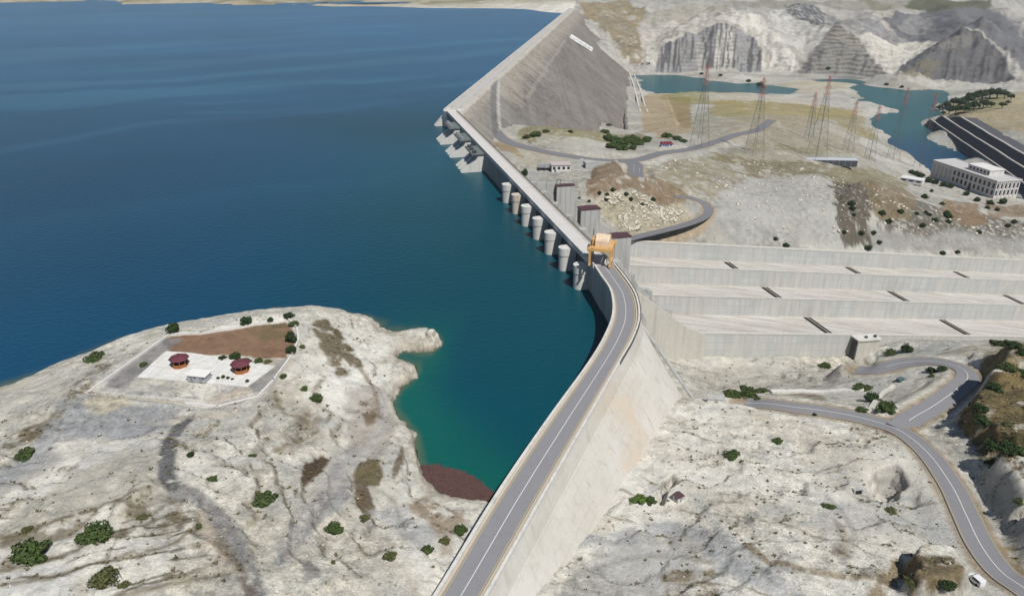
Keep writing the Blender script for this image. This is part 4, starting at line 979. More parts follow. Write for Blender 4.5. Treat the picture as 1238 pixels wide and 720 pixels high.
def slot_d(px, py, k):
    z = -50
    for _ in range(40):
        p = un(px, py, z); t, d = td(*p[:2]); z = .5 * z + .5 * fz(d)
    return d
for k, lst in ((2, [(883, 320), (1030, 326), (1160, 331)]), (1, [(932, 353), (1086, 358), (1226, 362)]), (0, [(990, 394), (1157, 397)])):
    for px, py in lst:
        d = slot_d(px, py, k); t0, t1 = 12.0 + 45 * k, 53.6 + 45 * k
        a = MB().td_profile([(d - 2.6, fz(d - 2.6) + .012), (d - 2.6, fz(d - 2.6) + .05), (d + 2.6, fz(d + 2.6) + .05), (d + 2.6, fz(d + 2.6) + .012)], t0, t1).build('aerator_slot', shade_m, chute, world=True)  # dark strip laid on the floor, the groove's shade is its colour
        MB().td_profile([(d - .25, fz(d) + .06), (d - .25, fz(d) + .34), (d + .3, fz(d) + .26), (d + .3, fz(d) + .06)], t0, t1).build('slot_sill', tan_c, a)
# aerator shaft standing against the outer wall
c0 = slot_d(1038, 415, 0); p = un(1038, 430, -56); tt, dd = td(p[0], p[1])
sh = empty('aerator_shaft', (*xy(7, dd), fz(dd)), 0, 'square concrete shaft block standing against the near side wall of the spillway', 'concrete block')
MB().td_profile([(dd - 6.5, fz(dd) - 4), (dd - 6.5, fz(dd) + 11.2), (dd + 6.5, fz(dd) + 10.2), (dd + 6.5, fz(dd) - 4)], 2.5, 7.8).build('shaft_wall', conc, sh, world=True)
MB().td_profile([(dd - 7.1, fz(dd) + 11.25), (dd - 7.1, fz(dd) + 12), (dd + 7.1, fz(dd) + 11.4), (dd + 7.1, fz(dd) + 10.3)], 1.9, 7.9).build('shaft_cap', conc_w, sh, world=True)
for o_ in (-1.5, 4): MB().td_profile([(dd + o_, fz(dd) + 11.4), (dd + o_, fz(dd) + 12.6), (dd + o_ + 1.2, fz(dd) + 12.6), (dd + o_ + 1.2, fz(dd) + 11.2)], 3.6, 4.8).build('vent_hood', steel_d, sh, world=True)
MB().td_profile([(dd - 6.9, fz(dd) - 4), (dd - 6.9, fz(dd) + 11), (dd - 6.52, fz(dd) + 11), (dd - 6.52, fz(dd) - 4)], 3.4, 7).build('cable_duct', steel_d, sh, world=True)

# gate houses on the long piers
for k, (t, ztop, lab) in enumerate(((145, 9.2, 'farthest'), (100, 7.9, 'middle'), (55, 6.9, 'nearest'))):
    L = ['tall grey gate tower with thin maroon roof, farthest from the orange crane', 'tall grey gate tower with maroon roof, middle one of three beside the dam', 'tall grey gate tower with maroon roof, right beside the orange crane'][k]
    g = empty('gate_tower', (*xy(t, 34), -16), 0, L, 'tower', 'gate towers behind the spillway deck')
    MB().td_profile([(28.5, -24), (28.5, ztop - .9), (40, ztop - .9), (40, -24)], t - 3.2, t + 3.2).build('wall', conc_w if False else M('tower_concrete', (.40, .39, .375), .85, .15, .3, .3), g, world=True)
    MB().td_profile([(28.2, ztop - .88), (28.2, ztop - .5), (34.2, ztop - .2), (40.3, ztop - .5), (40.3, ztop - .88)], t - 3.5, t + 3.5).build('roof', M('dull_maroon_roof', (.075, .038, .043), .7, .2, 1, 0, bumpd=0), g, world=True)
    MB().td_profile([(28.35, -14), (28.35, ztop - 2), (28.52, ztop - 2), (28.52, -14)], t - 1.5, t + 1.5).build('door', steel_d, g, world=True)
    mb = MB()
    for q in (31, 34.2, 37.4): mb.td_profile([(q, -20), (q, ztop - .95), (q + .14, ztop - .95), (q + .14, -20)], t - 3.26, t - 3.18)
    mb.build('panel_joint', steel_g, g, world=True)
    if k == 0:
        mb = MB(); a = xy(t - 1, 29); 
        mb.bar((*a, ztop), (*a, ztop + 3), .18); b_ = xy(t - 1, 31.5); mb.bar((*b_, ztop), (*b_, ztop + 3), .18); mb.bar((*a, ztop + 3), (*b_, ztop + 3), .18); mb.build('lifting_frame', steel_d, g, world=True)

# ================================================================== GANTRY CRANE
gc = empty('gantry_crane', (*xy(3.2, 4.6), 14.0), -rad(14.4), 'orange gantry crane with a rounded cream hood standing on the crest at the bend', 'crane')
def gbox(name, mat, *b, parent=gc):
    mb = MB()
    for q in b: mb.box(*q)
    return mb.build(name, mat, parent, bevel=.04)
# local x = downstream, y = along the crest
for x in (-4.5, 4.3):
    for y in (-5.2, 5.2):
        m_ = MB(); m_.loft([[(x - .35, y - .3, .9), (x + .35, y - .3, .9), (x + .35, y + .3, .9), (x - .35, y + .3, .9)], [(x - .5, y - .42, 7.2), (x + .5, y - .42, 7.2), (x + .5, y + .42, 7.2), (x - .5, y + .42, 7.2)]])
        lg = m_.build('leg', crane_y, gc)
        mb = MB()
        for s in (-.5, .5): mb.loft([[(x + .22 * e, y + s + .38 * math.cos(a * .5236), .44 + .38 * math.sin(a * .5236)) for a in range(12)] for e in (-1, 1)])
        mb.build('wheel', steel_d, lg)
        MB().box(x - .4, x + .4, y - 1.1, y + 1.1, .6, 1.1).build('bogie', crane_y, lg)
for y in (-5.2, 5.2): gbox('cross_beam', crane_y, (-5.6, 5.6, y - .55, y + .55, 7.2, 8.7))
for x in (-4.5, 4.3): gbox('side_beam', crane_y, (x - .45, x + .45, -4.6, 4.6, 7.3, 8.4))
for x in (-4.5, 4.3): gbox('sill_beam', crane_y, (x - .28, x + .28, -4.05, 4.05, 1.2, 1.75))
for x in (-4.5, 4.3):
    mb = MB(); mb.bar((x, -4.9, 1.6), (x, 4.9, 7.3), .16); mb.bar((x, 4.9, 1.6), (x, -4.9, 7.3), .16); mb.build('brace', crane_y, gc)
gbox('trolley_floor', crane_y, (-3.9, 3.8, -4.6, 4.6, 8.4, 8.75))
rings = []
for x in (-2.6, 3.4):
    rings.append([(x, 3.6 * math.cos(math.pi * a / 12), 8.8 + (1.6 if 0 < a < 12 else 0) + 3.0 * math.sin(math.pi * a / 12)) for a in range(13)])
hood = MB().loft(rings[::-1]).build('hood', crane_c, gc)
mb = MB()
for x in np.arange(-2.2, 3.4, 1.1): mb.loft([[(x + e, 3.66 * math.cos(math.pi * a / 12), 8.8 + 1.6 + 3.06 * math.sin(math.pi * a / 12)) for a in range(1, 12)] for e in (0, .1)], cap=False, close=False)
mb.build('seam', tan_c, hood)
MB().box(-4.2, -2.7, -2.2, 2.4, 8.8, 11.6).build('winch', crane_y, gc, bevel=.1)
MB().loft([[(-4.0 + e, 2.9 + .9 * math.cos(a * .5236), 10.1 + .9 * math.sin(a * .5236)) for a in range(12)] for e in (0, 1.6)]).build('drum', M('hoist_brown', (.22, .09, .04), .6, .2), gc)
MB().box(-6.3, -4.9, -1.4, 1.2, 5.4, 7.9).build('cab', glass_d, gc, bevel=.08)
mb = MB(); mb.bar((-4.4, 3.4, 8.7), (-4.4, 3.4, 14.2), .14); mb.build('mast', steel_d, gc)
for y in (-5.6, 5.6):
    mb = MB()
    for x in np.arange(-5.4, 5.5, 1.8): mb.bar((x, y, 8.7), (x, y, 9.7), .06)
    mb.bar((-5.4, y, 9.7), (5.4, y, 9.7), .07); mb.build('handrail', crane_y, gc)

# ================================================================== ROCKFILL DAM
ns, ne = 520, 130
Sg = np.linspace(-75, 1620, ns); Eg = np.concatenate([np.linspace(-60, 0, 20), np.linspace(.3, 15.7, 12), np.linspace(16, 16 + 125 * 1.4, ne - 32)])
se, ee = np.meshgrid(Sg, Eg, indexing='ij')
zu_ = np.where(ee < 0, ee * sstep(-5, 110, se), ee); zz = np.where(ee < 0, 14 + ee / 1.35, np.where(ee <= 16, 14.0, 14 - (ee - 16) / 1.4))
face = ee > 16
zz = zz + face * ((fbm(se / 6, ee / 6, 81, 4, .6) - .5) * 1.6 + (fbm(se / 45, ee / 60, 82, 4) - .5) * 3.0)
xx = RX + se * RL[0] + zu_ * RP[0]; yy = RY + se * RL[1] + zu_ * RP[1]
fc = np.zeros(se.shape + (3,)); fc[:] = Cc(.235, .216, .198)
def fl_(m, c, k=1): 
    a = (np.clip(m, 0, 1) * k)[..., None]; fc[:] = fc * (1 - a) + Cc(*c) * a
fl_(sstep(.42, .62, fbm(se / 70, ee / 160, 83, 5)), (.20, .188, .177), .8)
fl_(sstep(.52, .66, fbm(se / 14, ee / 90, 84, 4)), (.25, .225, .205), .3)
fl_(sstep(.48, .62, fbm((se + 6.6 * ee) / 55, ee / 260, 87, 5)), (.225, .208, .193), .7); fl_(sstep(.54, .64, fbm((se + 6.6 * ee) / 22, ee / 200, 88, 4)), (.165, .152, .143), .45)
fl_(sstep(.5, .7, fbm(se / 150, ee / 60, 85, 4)), (.19, .172, .158), .5)
spill = 26 + 34 * fbm(se / 12, se * 0, 86, 4, .6); fl_(sstep(spill + 8, spill - 14, ee) * face, (.34, .315, .27), .85)
fl_((se < 150) & (ee > 24), (.20, .20, .195), .45)
fl_(ee <= 16, (.46, .44, .40)); fl_((ee > .2) & (ee < 3), (.50, .48, .45)); fl_((ee > 15) & (ee < 19), (.50, .47, .42), .8)
for s_ in (470, 640, 820): fl_(np.abs(se - s_ - ee * .08) < 1.8, (.30, .28, .26), .6 * 1)
def rface(px, py):
    lo, hi = -140., 13.9
    for _ in range(50):
        m = (lo + hi) / 2; q = un(px, py, m); s, e = rse(q[0], q[1])
        if m > 14 - max(0, e - 16) / 1.4: hi = m
        else: lo = m
    return s, e
for P_, wd_, c_, k_ in (([(599, 95), (598, 115), (598.5, 140), (601, 165)], 4.2, (.165, .165, .168), .8), ([(603.2, 95), (602.4, 115), (603, 140), (606, 165)], 1.6, (.44, .42, .39), .9), ([(684, 48), (668, 71), (652, 96), (637, 120)], 1.9, (.31, .285, .265), .8)):
    L_ = catmull([rface(*p) for p in P_], 10); d_, _i = seg_dist(se, ee, L_); fl_((d_ < wd_) & face, c_, k_)
rk_mat = col_mat('rockfill_material', (.16, .55), .42, .9)
ii = np.arange(se.size).reshape(se.shape)
F = np.stack([ii[:-1, :-1], ii[:-1, 1:], ii[1:, 1:], ii[1:, :-1]], -1).reshape(-1, 4)
tq, dq = td(xx, yy)
cutm = ~((tq < 377) & (dq < 9.6)) & ~((se < 2) & (ee < 16)) & ~((se < 30) & (tq < 377) & (dq < 9.6))
F = F[cutm.ravel()[F].all(1)][:, ::-1]
rf = empty('rockfill_dam', (*rxy(600, 8), 0), 0, 'huge grey brown rockfill embankment with a pale crest running to the far shore', 'embankment')
o = mesh_np('rock_face', np.stack([xx, yy, zz], -1).reshape(-1, 3), F, rk_mat, fc.reshape(-1, 3), parent=rf); o.location = -rf.location
def rbox(s0, s1, e0, e1, z0, z1): return [(*rxy(s, e), z) for z in (z0, z1) for s, e in ((s0, e0), (s0, e1), (s1, e1), (s1, e0))]
bf = [(3, 2, 1, 0), (4, 5, 6, 7), (0, 1, 5, 4), (1, 2, 6, 5), (2, 3, 7, 6), (3, 0, 4, 7)]
MB().add(rbox(-3, 1600, 0, 1.2, 13.2, 15.3), bf).build('wave_wall', conc_w, rf, world=True)
MB().add(rbox(2, 1600, 14.8, 15.5, 13.6, 14.9), bf).build('kerb', conc_w, rf, world=True)
MB().add(rbox(2, 1600, 4.2, 11.4, 13.6, 14.06), bf).build('crest_lane', M('pale_gravel_road', (.40, .385, .36), .95, .12), rf, world=True)
MB().prism([xy(374, .05), xy(374, 9.28), rxy(-6, 16.5), rxy(9, 16.5), rxy(9, .1), rxy(-4, .1)], -45, 14.025).build('end_block', conc_w, rf, world=True)
def rface(px, py):
    z = 0
    lo, hi = -140., 13.9
    for _ in range(50):
        m = (lo + hi) / 2; q = un(px, py, m); s, e = rse(q[0], q[1])
        if m > 14 - max(0, e - 16) / 1.4: hi = m
        else: lo = m
    return s, e
def ramp(name, P, wd, mat, up=1.9, parent=rf, th=1.6):
    L = [rface(*p) for p in P]; C = catmull(L, 8); rings = []
    for i, c in enumerate(C):
        a, b = C[max(0, i - 1)], C[min(len(C) - 1, i + 1)]; n = np.array([-(b - a)[1], (b - a)[0]]); n = n / np.linalg.norm(n) * wd
        R = []
        for sg, dz in ((-1, -th), (1, -th), (1, up), (-1, up)):
            q = c + n * sg; R.append((*rxy(*q), 14 - (q[1] - 16) / 1.4 + dz))
        rings.append(R)
    return MB().loft(rings).build(name, mat, parent, world=True)
# white slogan panels lying on the face: two rows of strokes too far off to read
rp = random.Random(3)
c00, c10 = rface(691, 43), rface(717, 59.5); c01 = rface(688.5, 46.5)
def lerp2(a, b, k): return (a[0] + (b[0] - a[0]) * k, a[1] + (b[1] - a[1]) * k)
dv = (c01[0] - c00[0], c01[1] - c00[1])
mb = MB()
def quad_on(c):
    V = []
    for dz in (1.5, 2.6):
        for s, e in c: V.append((*rxy(s, e), 14 - (e - 16) / 1.4 + dz))
    mb.add(V, bf)
for row, (v0, v1) in enumerate(((0.0, .52), (.72, 1.05))):
    u = 0
    while u < 1:
        wdt = rp.uniform(.035, .06); p0, p1 = lerp2(c00, c10, u), lerp2(c00, c10, min(1, u + wdt))
        q = lambda p_, v: (p_[0] + dv[0] * v, p_[1] + dv[1] * v)
        kind_ = rp.random(); mid = (v0 + v1) / 2
        quad_on([q(p0, v0), q(p1, v0), q(p1, v0 + (v1 - v0) * .38), q(p0, v0 + (v1 - v0) * .38)])
        quad_on([q(p0, v1 - (v1 - v0) * .38), q(p1, v1 - (v1 - v0) * .38), q(p1, v1), q(p0, v1)])
        pm = lerp2(p0, p1, .45)
        if kind_ < .4: quad_on([q(p0, v0), q(pm, v0), q(pm, v1), q(p0, v1)])
        u += wdt + rp.uniform(.004, .016)
mb.build('slogan_panel', M('bright_white_stone', (.74, .74, .73), .8, .05, 1, 0, bumpd=0), rf, world=True)
# white drain channel along the toe
L1 = [rface(*p) for p in [(760, 88), (766, 112), (770, 140), (773, 160)]]
dr = empty('toe_drain', (*rxy(*L1[2]), -104), 0, 'pale twin concrete drain running along the foot of the rockfill embankment', 'drain')
for off in (2.0, 13.0):
    C = catmull(L1, 6); rings = []; zz_ = np.array([max(zsample(*rxy(c[0], c[1] + off + q)) for q in (-3, 0, 3)) for c in C]); zz_ = np.convolve(np.pad(zz_, 4, mode='edge'), np.ones(9) / 9, 'valid') + .5
    for c, z_ in zip(C, zz_):
        x_, y_ = rxy(c[0], c[1] + off); z_ = float(z_)
        rings.append([(x_ - 1.1, y_, z_ - 4), (x_ + 1.1, y_, z_ - 4), (x_ + 1.1, y_, z_ + .3), (x_ - 1.1, y_, z_ + .3)])
    MB().loft(rings).build('channel', conc_w, dr, world=True)
# ================================================================== ROADS
def ribbon(name, L, f0, f1, z, mat, kind='structure'):
    V = []; n = len(L)
    for i in range(n):
        a, b = L[max(0, i - 1)], L[min(n - 1, i + 1)]; t = (b - a)[:2]; t = t / np.linalg.norm(t); nn = np.array([t[1], -t[0]])
        for f in (f0, f1): V.append((*(L[i][:2] + nn * f), L[i][2] + z))
    F = [(2 * i, 2 * i + 1, 2 * i + 3, 2 * i + 2) for i in range(n - 1)]
    V2 = V + [(x, y, zz - .35) for x, y, zz in V]; m = len(V)
    F2 = [f[::-1] for f in F] + [(2 * i, 2 * i + 2, 2 * i + 2 + m, 2 * i + m) for i in range(n - 1)] + [(2 * i + 1, 2 * i + 1 + m, 2 * i + 3 + m, 2 * i + 3) for i in range(n - 1)]
    return tag(MB().add(V2, F2).build(name, mat), kind=kind)
for nm, (ln, hw) in ROADS.items():
    zr = .05 if 'spur' not in nm and 'branch' not in nm else .03
    ribbon(nm, ln, -hw, hw, zr, asph_d if nm in ('service_road', 'access_road', 'access_spur') else asph)
for nm, c0_, c1_ in (('valley_road', 0, None), ('branch_road', 6, -14)):
    ln, hw = ROADS[nm]; l2 = ln[c0_:c1_]
    def thin(f, w_, mat, nmx): 
        V = []; n = len(l2)
        for i in range(n):
            a, b = l2[max(0, i - 1)], l2[min(n - 1, i + 1)]; t = (b - a)[:2]; t = t / np.linalg.norm(t); nn = np.array([t[1], -t[0]])
            for g in (f - w_, f + w_): V.append((*(l2[i][:2] + nn * g), l2[i][2] + .085))
        tag(MB().add(V, [(2 * i + 2, 2 * i + 3, 2 * i + 1, 2 * i) for i in range(n - 1)]).build(nmx, mat), kind='structure')
    thin(0, .11, white_p, 'road_centre_line')
    if nm == 'valley_road':
        thin(-hw + .35, .10, yellow_p, 'road_edge_line'); thin(hw - .35, .10, yellow_p, 'road_edge_line')

# ================================================================== PLANTS
def leaf_mat(name, a, b):
    m, nt, p = new_mat(name)
    f = noise_fac(nt, 1.3, 3, .6); c = mix(nt, f, a, b); nt.links.new(c, p.inputs['Base Color']); p.inputs['Roughness'].default_value = .8
    p.inputs['Specular IOR Level'].default_value = .15
    return m
leafs = [leaf_mat('dark_leaf', (.018, .034, .012), (.045, .072, .024)), leaf_mat('mid_leaf', (.035, .058, .018), (.08, .115, .035)), leaf_mat('olive_leaf', (.055, .066, .024), (.12, .125, .05)), leaf_mat('bright_leaf', (.05, .085, .018), (.11, .17, .04))]
bark = M('bark', (.10, .075, .05), .9, .3, 3, 0, bumpd=0)
def crown_mesh(seed, n, flat, leaf=.06):
    """many small leaf faces spread over clumps in a unit dome"""
    r = np.random.RandomState(seed); k = 26
    cl = r.normal(0, 1, (k, 3)); cl /= np.linalg.norm(cl, axis=1)[:, None]; cl *= r.uniform(.15, .66, (k, 1)); cl[:, 2] = np.abs(cl[:, 2]) * flat + .28 * flat
    rs = r.uniform(.17, .36, k); V = np.zeros((n * 4, 3)); 
    for i in range(n):
        j = r.randint(k); d = r.normal(0, 1, 3); d /= np.linalg.norm(d); c = cl[j] + d * rs[j] * r.uniform(.75, 1.05) * np.array([1, 1, flat])
        c[2] = max(c[2], .02)
        nn = d + r.normal(0, .45, 3); nn /= np.linalg.norm(nn); a = np.cross(nn, r.normal(0, 1, 3)); a /= np.linalg.norm(a); b = np.cross(nn, a)
        s = leaf * r.uniform(.5, 1.25)
        V[i * 4:i * 4 + 4] = [c - a * s - b * s * .6, c + a * s - b * s * .6, c + a * s + b * s * .6, c - a * s + b * s * .6]
    return V, np.arange(n * 4).reshape(n, 4)
protos = {}
for kind_, mt, fl_k, n in (('dark', 0, .85, 2200), ('mid', 1, .62, 2400), ('olive', 2, .6, 2000), ('bright', 3, .62, 2200), ('flat', 1, .42, 2200)):
    lst = []
    for s in range(3):
        V, F = crown_mesh(100 + s * 7 + hash(kind_) % 1 + mt * 13, n, fl_k)
        me = bpy.data.meshes.new('foliage'); me.from_pydata(V.tolist(), [], F.tolist()); me.materials.append(leafs[mt]); lst.append(me)
    protos[kind_] = lst
st_m = MB()
for k in range(5):
    a = k * 1.2566; st_m.bar((.04 * math.cos(a), .04 * math.sin(a), -.12), (.34 * math.cos(a), .34 * math.sin(a), .5), .035, 5)
stem_me = bpy.data.meshes.new('stem'); stem_me.from_pydata(st_m.v, [], st_m.f); stem_me.materials.append(bark)
tr_m = MB().loft([[(r * math.cos(a), r * math.sin(a), z) for a in np.arange(0, 6.2, 1.0472)] for r, z in ((.1, -.3), (.07, .3), (.05, .75), (.02, 1.15))])
for k in range(4):
    a = k * 1.57 + .4; tr_m.bar((0, 0, .5 + .1 * k), (.4 * math.cos(a), .4 * math.sin(a), .85 + .1 * k), .03, 5)
trunk_me = bpy.data.meshes.new('trunk'); trunk_me.from_pydata(tr_m.v, [], tr_m.f); trunk_me.materials.append(bark)
rpl = random.Random(11)
def plant(name, cat, x, y, z, wid, hk, kind_, label, group, tree=False, parts=True):
    r = wid / 2
    o = empty(name, (x, y, z), rpl.uniform(0, 6.28), label, cat, group); 
    o.scale = (r / .82, r / .82 * rpl.uniform(.85, 1.1), r / .82 * hk)
    f = bpy.data.objects.new('crown' if tree else 'foliage', rpl.choice(protos[kind_])); COL.objects.link(f); f.parent = o
    if tree: f.location = (0, 0, .45)
    if parts:
        s = bpy.data.objects.new('trunk' if tree else 'stem', trunk_me if tree else stem_me); COL.objects.link(s); s.parent = o
    return o
def shrub(px, py, wpx, kind_, label, group='scattered shrubs on the bare rock', hk=1.0, parts=True, tree=False):
    x, y, z = at(px, py); dist = math.sqrt(x * x + y * y + (z - CAMZ) ** 2); wid = wpx * dist / 884
    return plant('tree' if tree else 'shrub', 'tree' if tree else 'shrub', x, y, z - .05, wid, hk, kind_, label, group, tree, parts)
G1, G2, G3 = 'shrubs on the bare peninsula', 'shrubs around the fenced yard', 'shrubs on the slopes below the dam'
for a in [
 (41,672,42,'mid','wide green shrub nearest the bottom left corner',G1,.95),(114,650,36,'mid','wide green shrub up and right of the bottom left corner shrub',G1,.9),
 (131,702,32,'olive','rounded olive green shrub near the bottom edge, lower left',G1,1.15),(150,708,13,'olive','small olive shrub touching the rounded shrub at the bottom edge',G1,1),
 (31,551,24,'flat','low flat green shrub near the left edge below the yard',G1,1),(320,606,30,'mid','wide green shrub on pale rock left of the dark brown patch',G1,.85),
 (405,641,23,'mid','green shrub on the ridge line in the middle of the peninsula',G1,.9),(440,628,14,'olive','small olive shrub at the foot of the brown streak',G1,.9),
 (471,674,19,'olive','ragged yellowish green shrub on the pale knoll near the road',G1,1.1),(516,666,17,'mid','round green shrub left of the two shrubs beside the parapet',G1,1),
 (537,654,15,'olive','greyish shrub between two greener ones beside the parapet',G1,.8),(556,642,20,'mid','dark green shrub closest to the lake parapet',G1,.9),
 (231,551,9,'dark','small dark shrub right of the grey track',G1,1.2),(403,680,7,'olive','tiny shrub on the pale knoll beside the grey stain',G1,1),
 (34,640,13,'olive','tiny brownish bush on the crack line above the corner shrub',G1,.7),(172,626,14,'olive','small dry bush on the long brown crack line',G1,.7),
 (239,637,10,'olive','small pale bush beside the cream track',G1,.9),(310,597,10,'olive','small bush hugging the wide shrub left of the brown patch',G1,.9),
 (306,551,10,'flat','tiny low bush below the yard corner',G1,.8),(257,579,14,'flat','thin low bush right of the grey track bend',G1,.6),
 (382,483,17,'mid','bright round shrub on the slope right of the fenced yard',G1,1),(368,470,12,'flat','thin straggly bush above the round shrub right of the yard',G1,.6),
 (366,420,10,'olive','small olive bush outside the yard, upper right corner',G1,.8),
 (115,435,24,'flat','low dark bush on the far shore left of the yard',G2,1),(210,402,17,'dark','dark round tree standing alone at the left back corner of the yard',G2,1.3),
 (298,391,16,'dark','dark round bush behind the middle of the back yard wall',G2,1.1),(349,384,13,'dark','dark bush at the right end of the back yard wall',G2,1.1),
 (327,388,9,'dark','small dark bush behind the back yard wall, between two bigger ones',G2,1),(356,393,13,'mid','bush just outside the right back corner of the yard',G2,1.1),
 (353,412,15,'dark','tall dark bush inside the right yard wall, upper one',G2,1.7),(352,426,13,'dark','dark bush inside the right yard wall, lower one',G2,1.3),(343,456,9,'mid','small bush near the middle of the right yard wall',G2,1.2),
 (173,442,9,'mid','small bush at the left edge of the white paving',G2,1.1),(269,434,10,'dark','dark bush left in the row behind the right gazebo',G2,1),(284,433,16,'dark','wide dark bush in the row behind the right gazebo',G2,.8),
 (298,437,12,'dark','dark bush hidden partly by the right gazebo roof',G2,.8),(313,437,13,'mid','green bush right of the right gazebo',G2,.7),(323,438,11,'olive','last dry bush in the row right of the right gazebo',G2,.7),
 (264,458,4.5,'dark','slim potted tree on the paving, left one of the row',G2,1.4),(270,457,5.5,'dark','slim potted tree on the paving, second of the row',G2,1.5),(276,458,5,'dark','slim potted tree on the paving, third of the row',G2,1.4),(281,459,4,'dark','slim potted tree on the paving, right end of the row',G2,1.4),(299,462,5,'dark','slim potted tree alone at the right corner of the paving',G2,1.5),
 (885,552,19,'mid','green shrub alone on the pale rock right of the tall wall',G3,.9),(773,606,22,'bright','bright green shrub at the head of the dark ditch',G3,.8),(787,607,16,'mid','darker green shrub inside the dark ditch',G3,1),
 (885,477,22,'flat','low green shrub at the left end of the pale drain strip',G3,.8),(903,476,28,'flat','widest low shrub along the pale drain strip',G3,.9),(921,474,20,'flat','thin low shrub at the right of the wide one along the drain',G3,.7),(916,483,8,'mid','small dark shrub on the road verge below the drain',G3,1),
 (997,443,15,'mid','green shrub on the rubble below the near spillway wall',G3,.9),(1010,431,10,'flat','small low bush against the near spillway wall',G3,.8),
 (1042,472,24,'mid','dark green shrub above the road fork, left of the culvert path',G3,.7),(1053,484,20,'dark','dark shrub lower down the culvert path',G3,.8),(1071,496,28,'mid','wide green shrub right of the culvert path',G3,.8),(1043,497,14,'mid','green shrub just above the valley road',G3,.8),
 (1126,450,11,'dark','dark shrub left on the island inside the hairpin bend',G3,1),(1138,448,12,'dark','dark shrub right on the island inside the hairpin bend',G3,.9),(1127,455,7,'mid','smallest shrub on the island inside the hairpin bend',G3,.8),
 (1096,426,16,'dark','round dark shrub at the spillway wall beyond the hairpin',G3,1.1),(1079,428,18,'flat','low wide shrub at the spillway wall beyond the hairpin',G3,.7),
 (1206,418,18,'dark','wide dark shrub on the straw hill beside the spillway',G3,.7),(1224,419,18,'dark','wide dark shrub right of its twin on the straw hill',G3,.7),(1237,428,13,'dark','dark shrub at the right edge on the straw hill',G3,.8),
 (1216,446,18,'mid','green shrub on the straw terrace above the hairpin',G3,.9),(1238,452,14,'mid','green shrub at the right edge below the straw terrace',G3,.8),(1203,470,18,'dark','dark shrub on the low straw knoll',G3,.7),(1185,497,18,'dark','upper dark shrub on the big brown hill',G3,.8),(1188,511,22,'dark','lower wider dark shrub on the big brown hill',G3,.7),(1219,514,12,'olive','dry shrub on the right of the big brown hill',G3,.7),
 (1200,541,20,'dark','dark shrub at the left foot of the big brown hill',G3,.8),(1218,546,24,'dark','wide dark shrub at the foot of the big brown hill',G3,.8),(1236,549,18,'mid','shrub at the right edge at the foot of the big brown hill',G3,.8),(1196,560,12,'flat','pale low shrub on the white ledge under the brown hill',G3,.7),(1197,533,10,'olive','small shrub between the dark ones on the brown hill',G3,.8),
 (1145,709,18,'dark','dark shrub on the brown mound near the parked van',G3,.7),(1100,704,16,'olive','olive shrub at the left side of the brown mound',G3,.7),(1232,607,12,'mid','green shrub on the cliff top at the right edge',G3,.8),
 (940,533,14,'flat','low pale bush on the slope above the bare knoll',G3,.6),(1003,613,16,'flat','low bush below the tunnel mouth',G3,.5),(1078,618,14,'olive','dry low bush right of the tunnel bowl',G3,.5),(985,502,5,'dark','tiny dark bush on the left verge of the valley road',G3,1.2),
]: shrub(*a)
# dark bushes on the rock scarps: nothing tells them apart
for px, py, wpx in [(725,234,6),(734,236,6),(741,231,7),(733,242,6),(757,236,7),(763,242,7),(789,243,8),(712,244,5),(776,248,6),(700,240,4)]:
    shrub(px, py, wpx, 'dark', 'small dark bush on the boulder slope under the brown hill by the gate towers', 'bushes on the boulder slope', 1.1, False)
for x_, y_ in [(345,115),(350,140),(465,135),(492,170),(545,128),(612,135),(650,130),(665,140),(685,162),(740,150),(742,170),(432,215),(455,255),(410,280),(310,212),(720,300),(70,270),(25,240),(780,295),(715,95),(380,215),(340,95),(735,135),(640,65),(990,185),(1015,170),(905,110),(945,120),(870,215),(635,185)]:
    shrub(930 + x_ / 3.43, 220 + y_ / 3.43, rpl.uniform(5, 9.5), 'dark', 'small dark bush dotted over the grey scarp above the far spillway wall', 'bushes on the scarp above the spillway', 1.1, False)
for px, py, wpx in [(648,164,16),(637,167,12),(660,160,10),(735,168,16),(744,172,20),(753,174,20),(763,172,22),(772,175,18),(782,171,16),(740,178,18),(752,181,18),(731,161,12),(765,180,14),(690,160,8),(678,151,8),(806,166,14),(818,169,13),(826,172,10),(736,152,8),(716,158,10)]:
    shrub(px, py, wpx, 'mid', 'green bush in the thicket at the foot of the rockfill embankment', 'thicket below the rockfill embankment', .85, False)
for px, py, wpx in [(a_, b_, c_ * .62) for a_, b_, c_ in [(1135,134,12),(1143,132,16),(1152,129,18),(1160,130,20),(1170,126,18),(1178,122,18),(1187,121,20),(1196,119,20),(1205,119,20),(1214,119,16),(1222,121,12),(1165,137,18),(1176,134,20),(1188,131,18),(1155,137,16),(1198,130,12),(1147,138,14),(1211,131,12),(1218,127,9),(1140,140,10),(1183,116,12),(1170,118,10)]]:
    shrub(px, py, wpx, 'dark', 'dense dark tree in the grove beyond the river, above the terraced wall', 'grove beyond the river', 1.0, True, True)
for px, py, wpx in [(918,104,9),(922,108,8),(905,99,6),(1072,103,5),(871,92,5),(1090,106,5),(1001,84,6),(848,90,5)]:
    shrub(px, py, wpx, 'dark', 'lone bush on the far river bank under the hills', 'bushes on the river bank', .9, False)
for px, py, wpx in [(1113,215,9),(1122,220,9),(1131,222,8),(1140,225,8),(1149,227,7),(1107,212,8),(1101,210,7),(1168,236,7),(1181,243,7),(1196,247,8),(1212,246,9),(1118,240,7),(1126,232,5)]:
    shrub(px, py, wpx, 'dark', 'trimmed dark bush planted around the powerhouse forecourt', 'bushes around the powerhouse', 1.2, False)
x, y, z = at(634, 218); plant('conifer', 'tree', x, y, z, 5, 2.2, 'dark', 'lone dark conifer beside the dam deck near the white house', None, True)

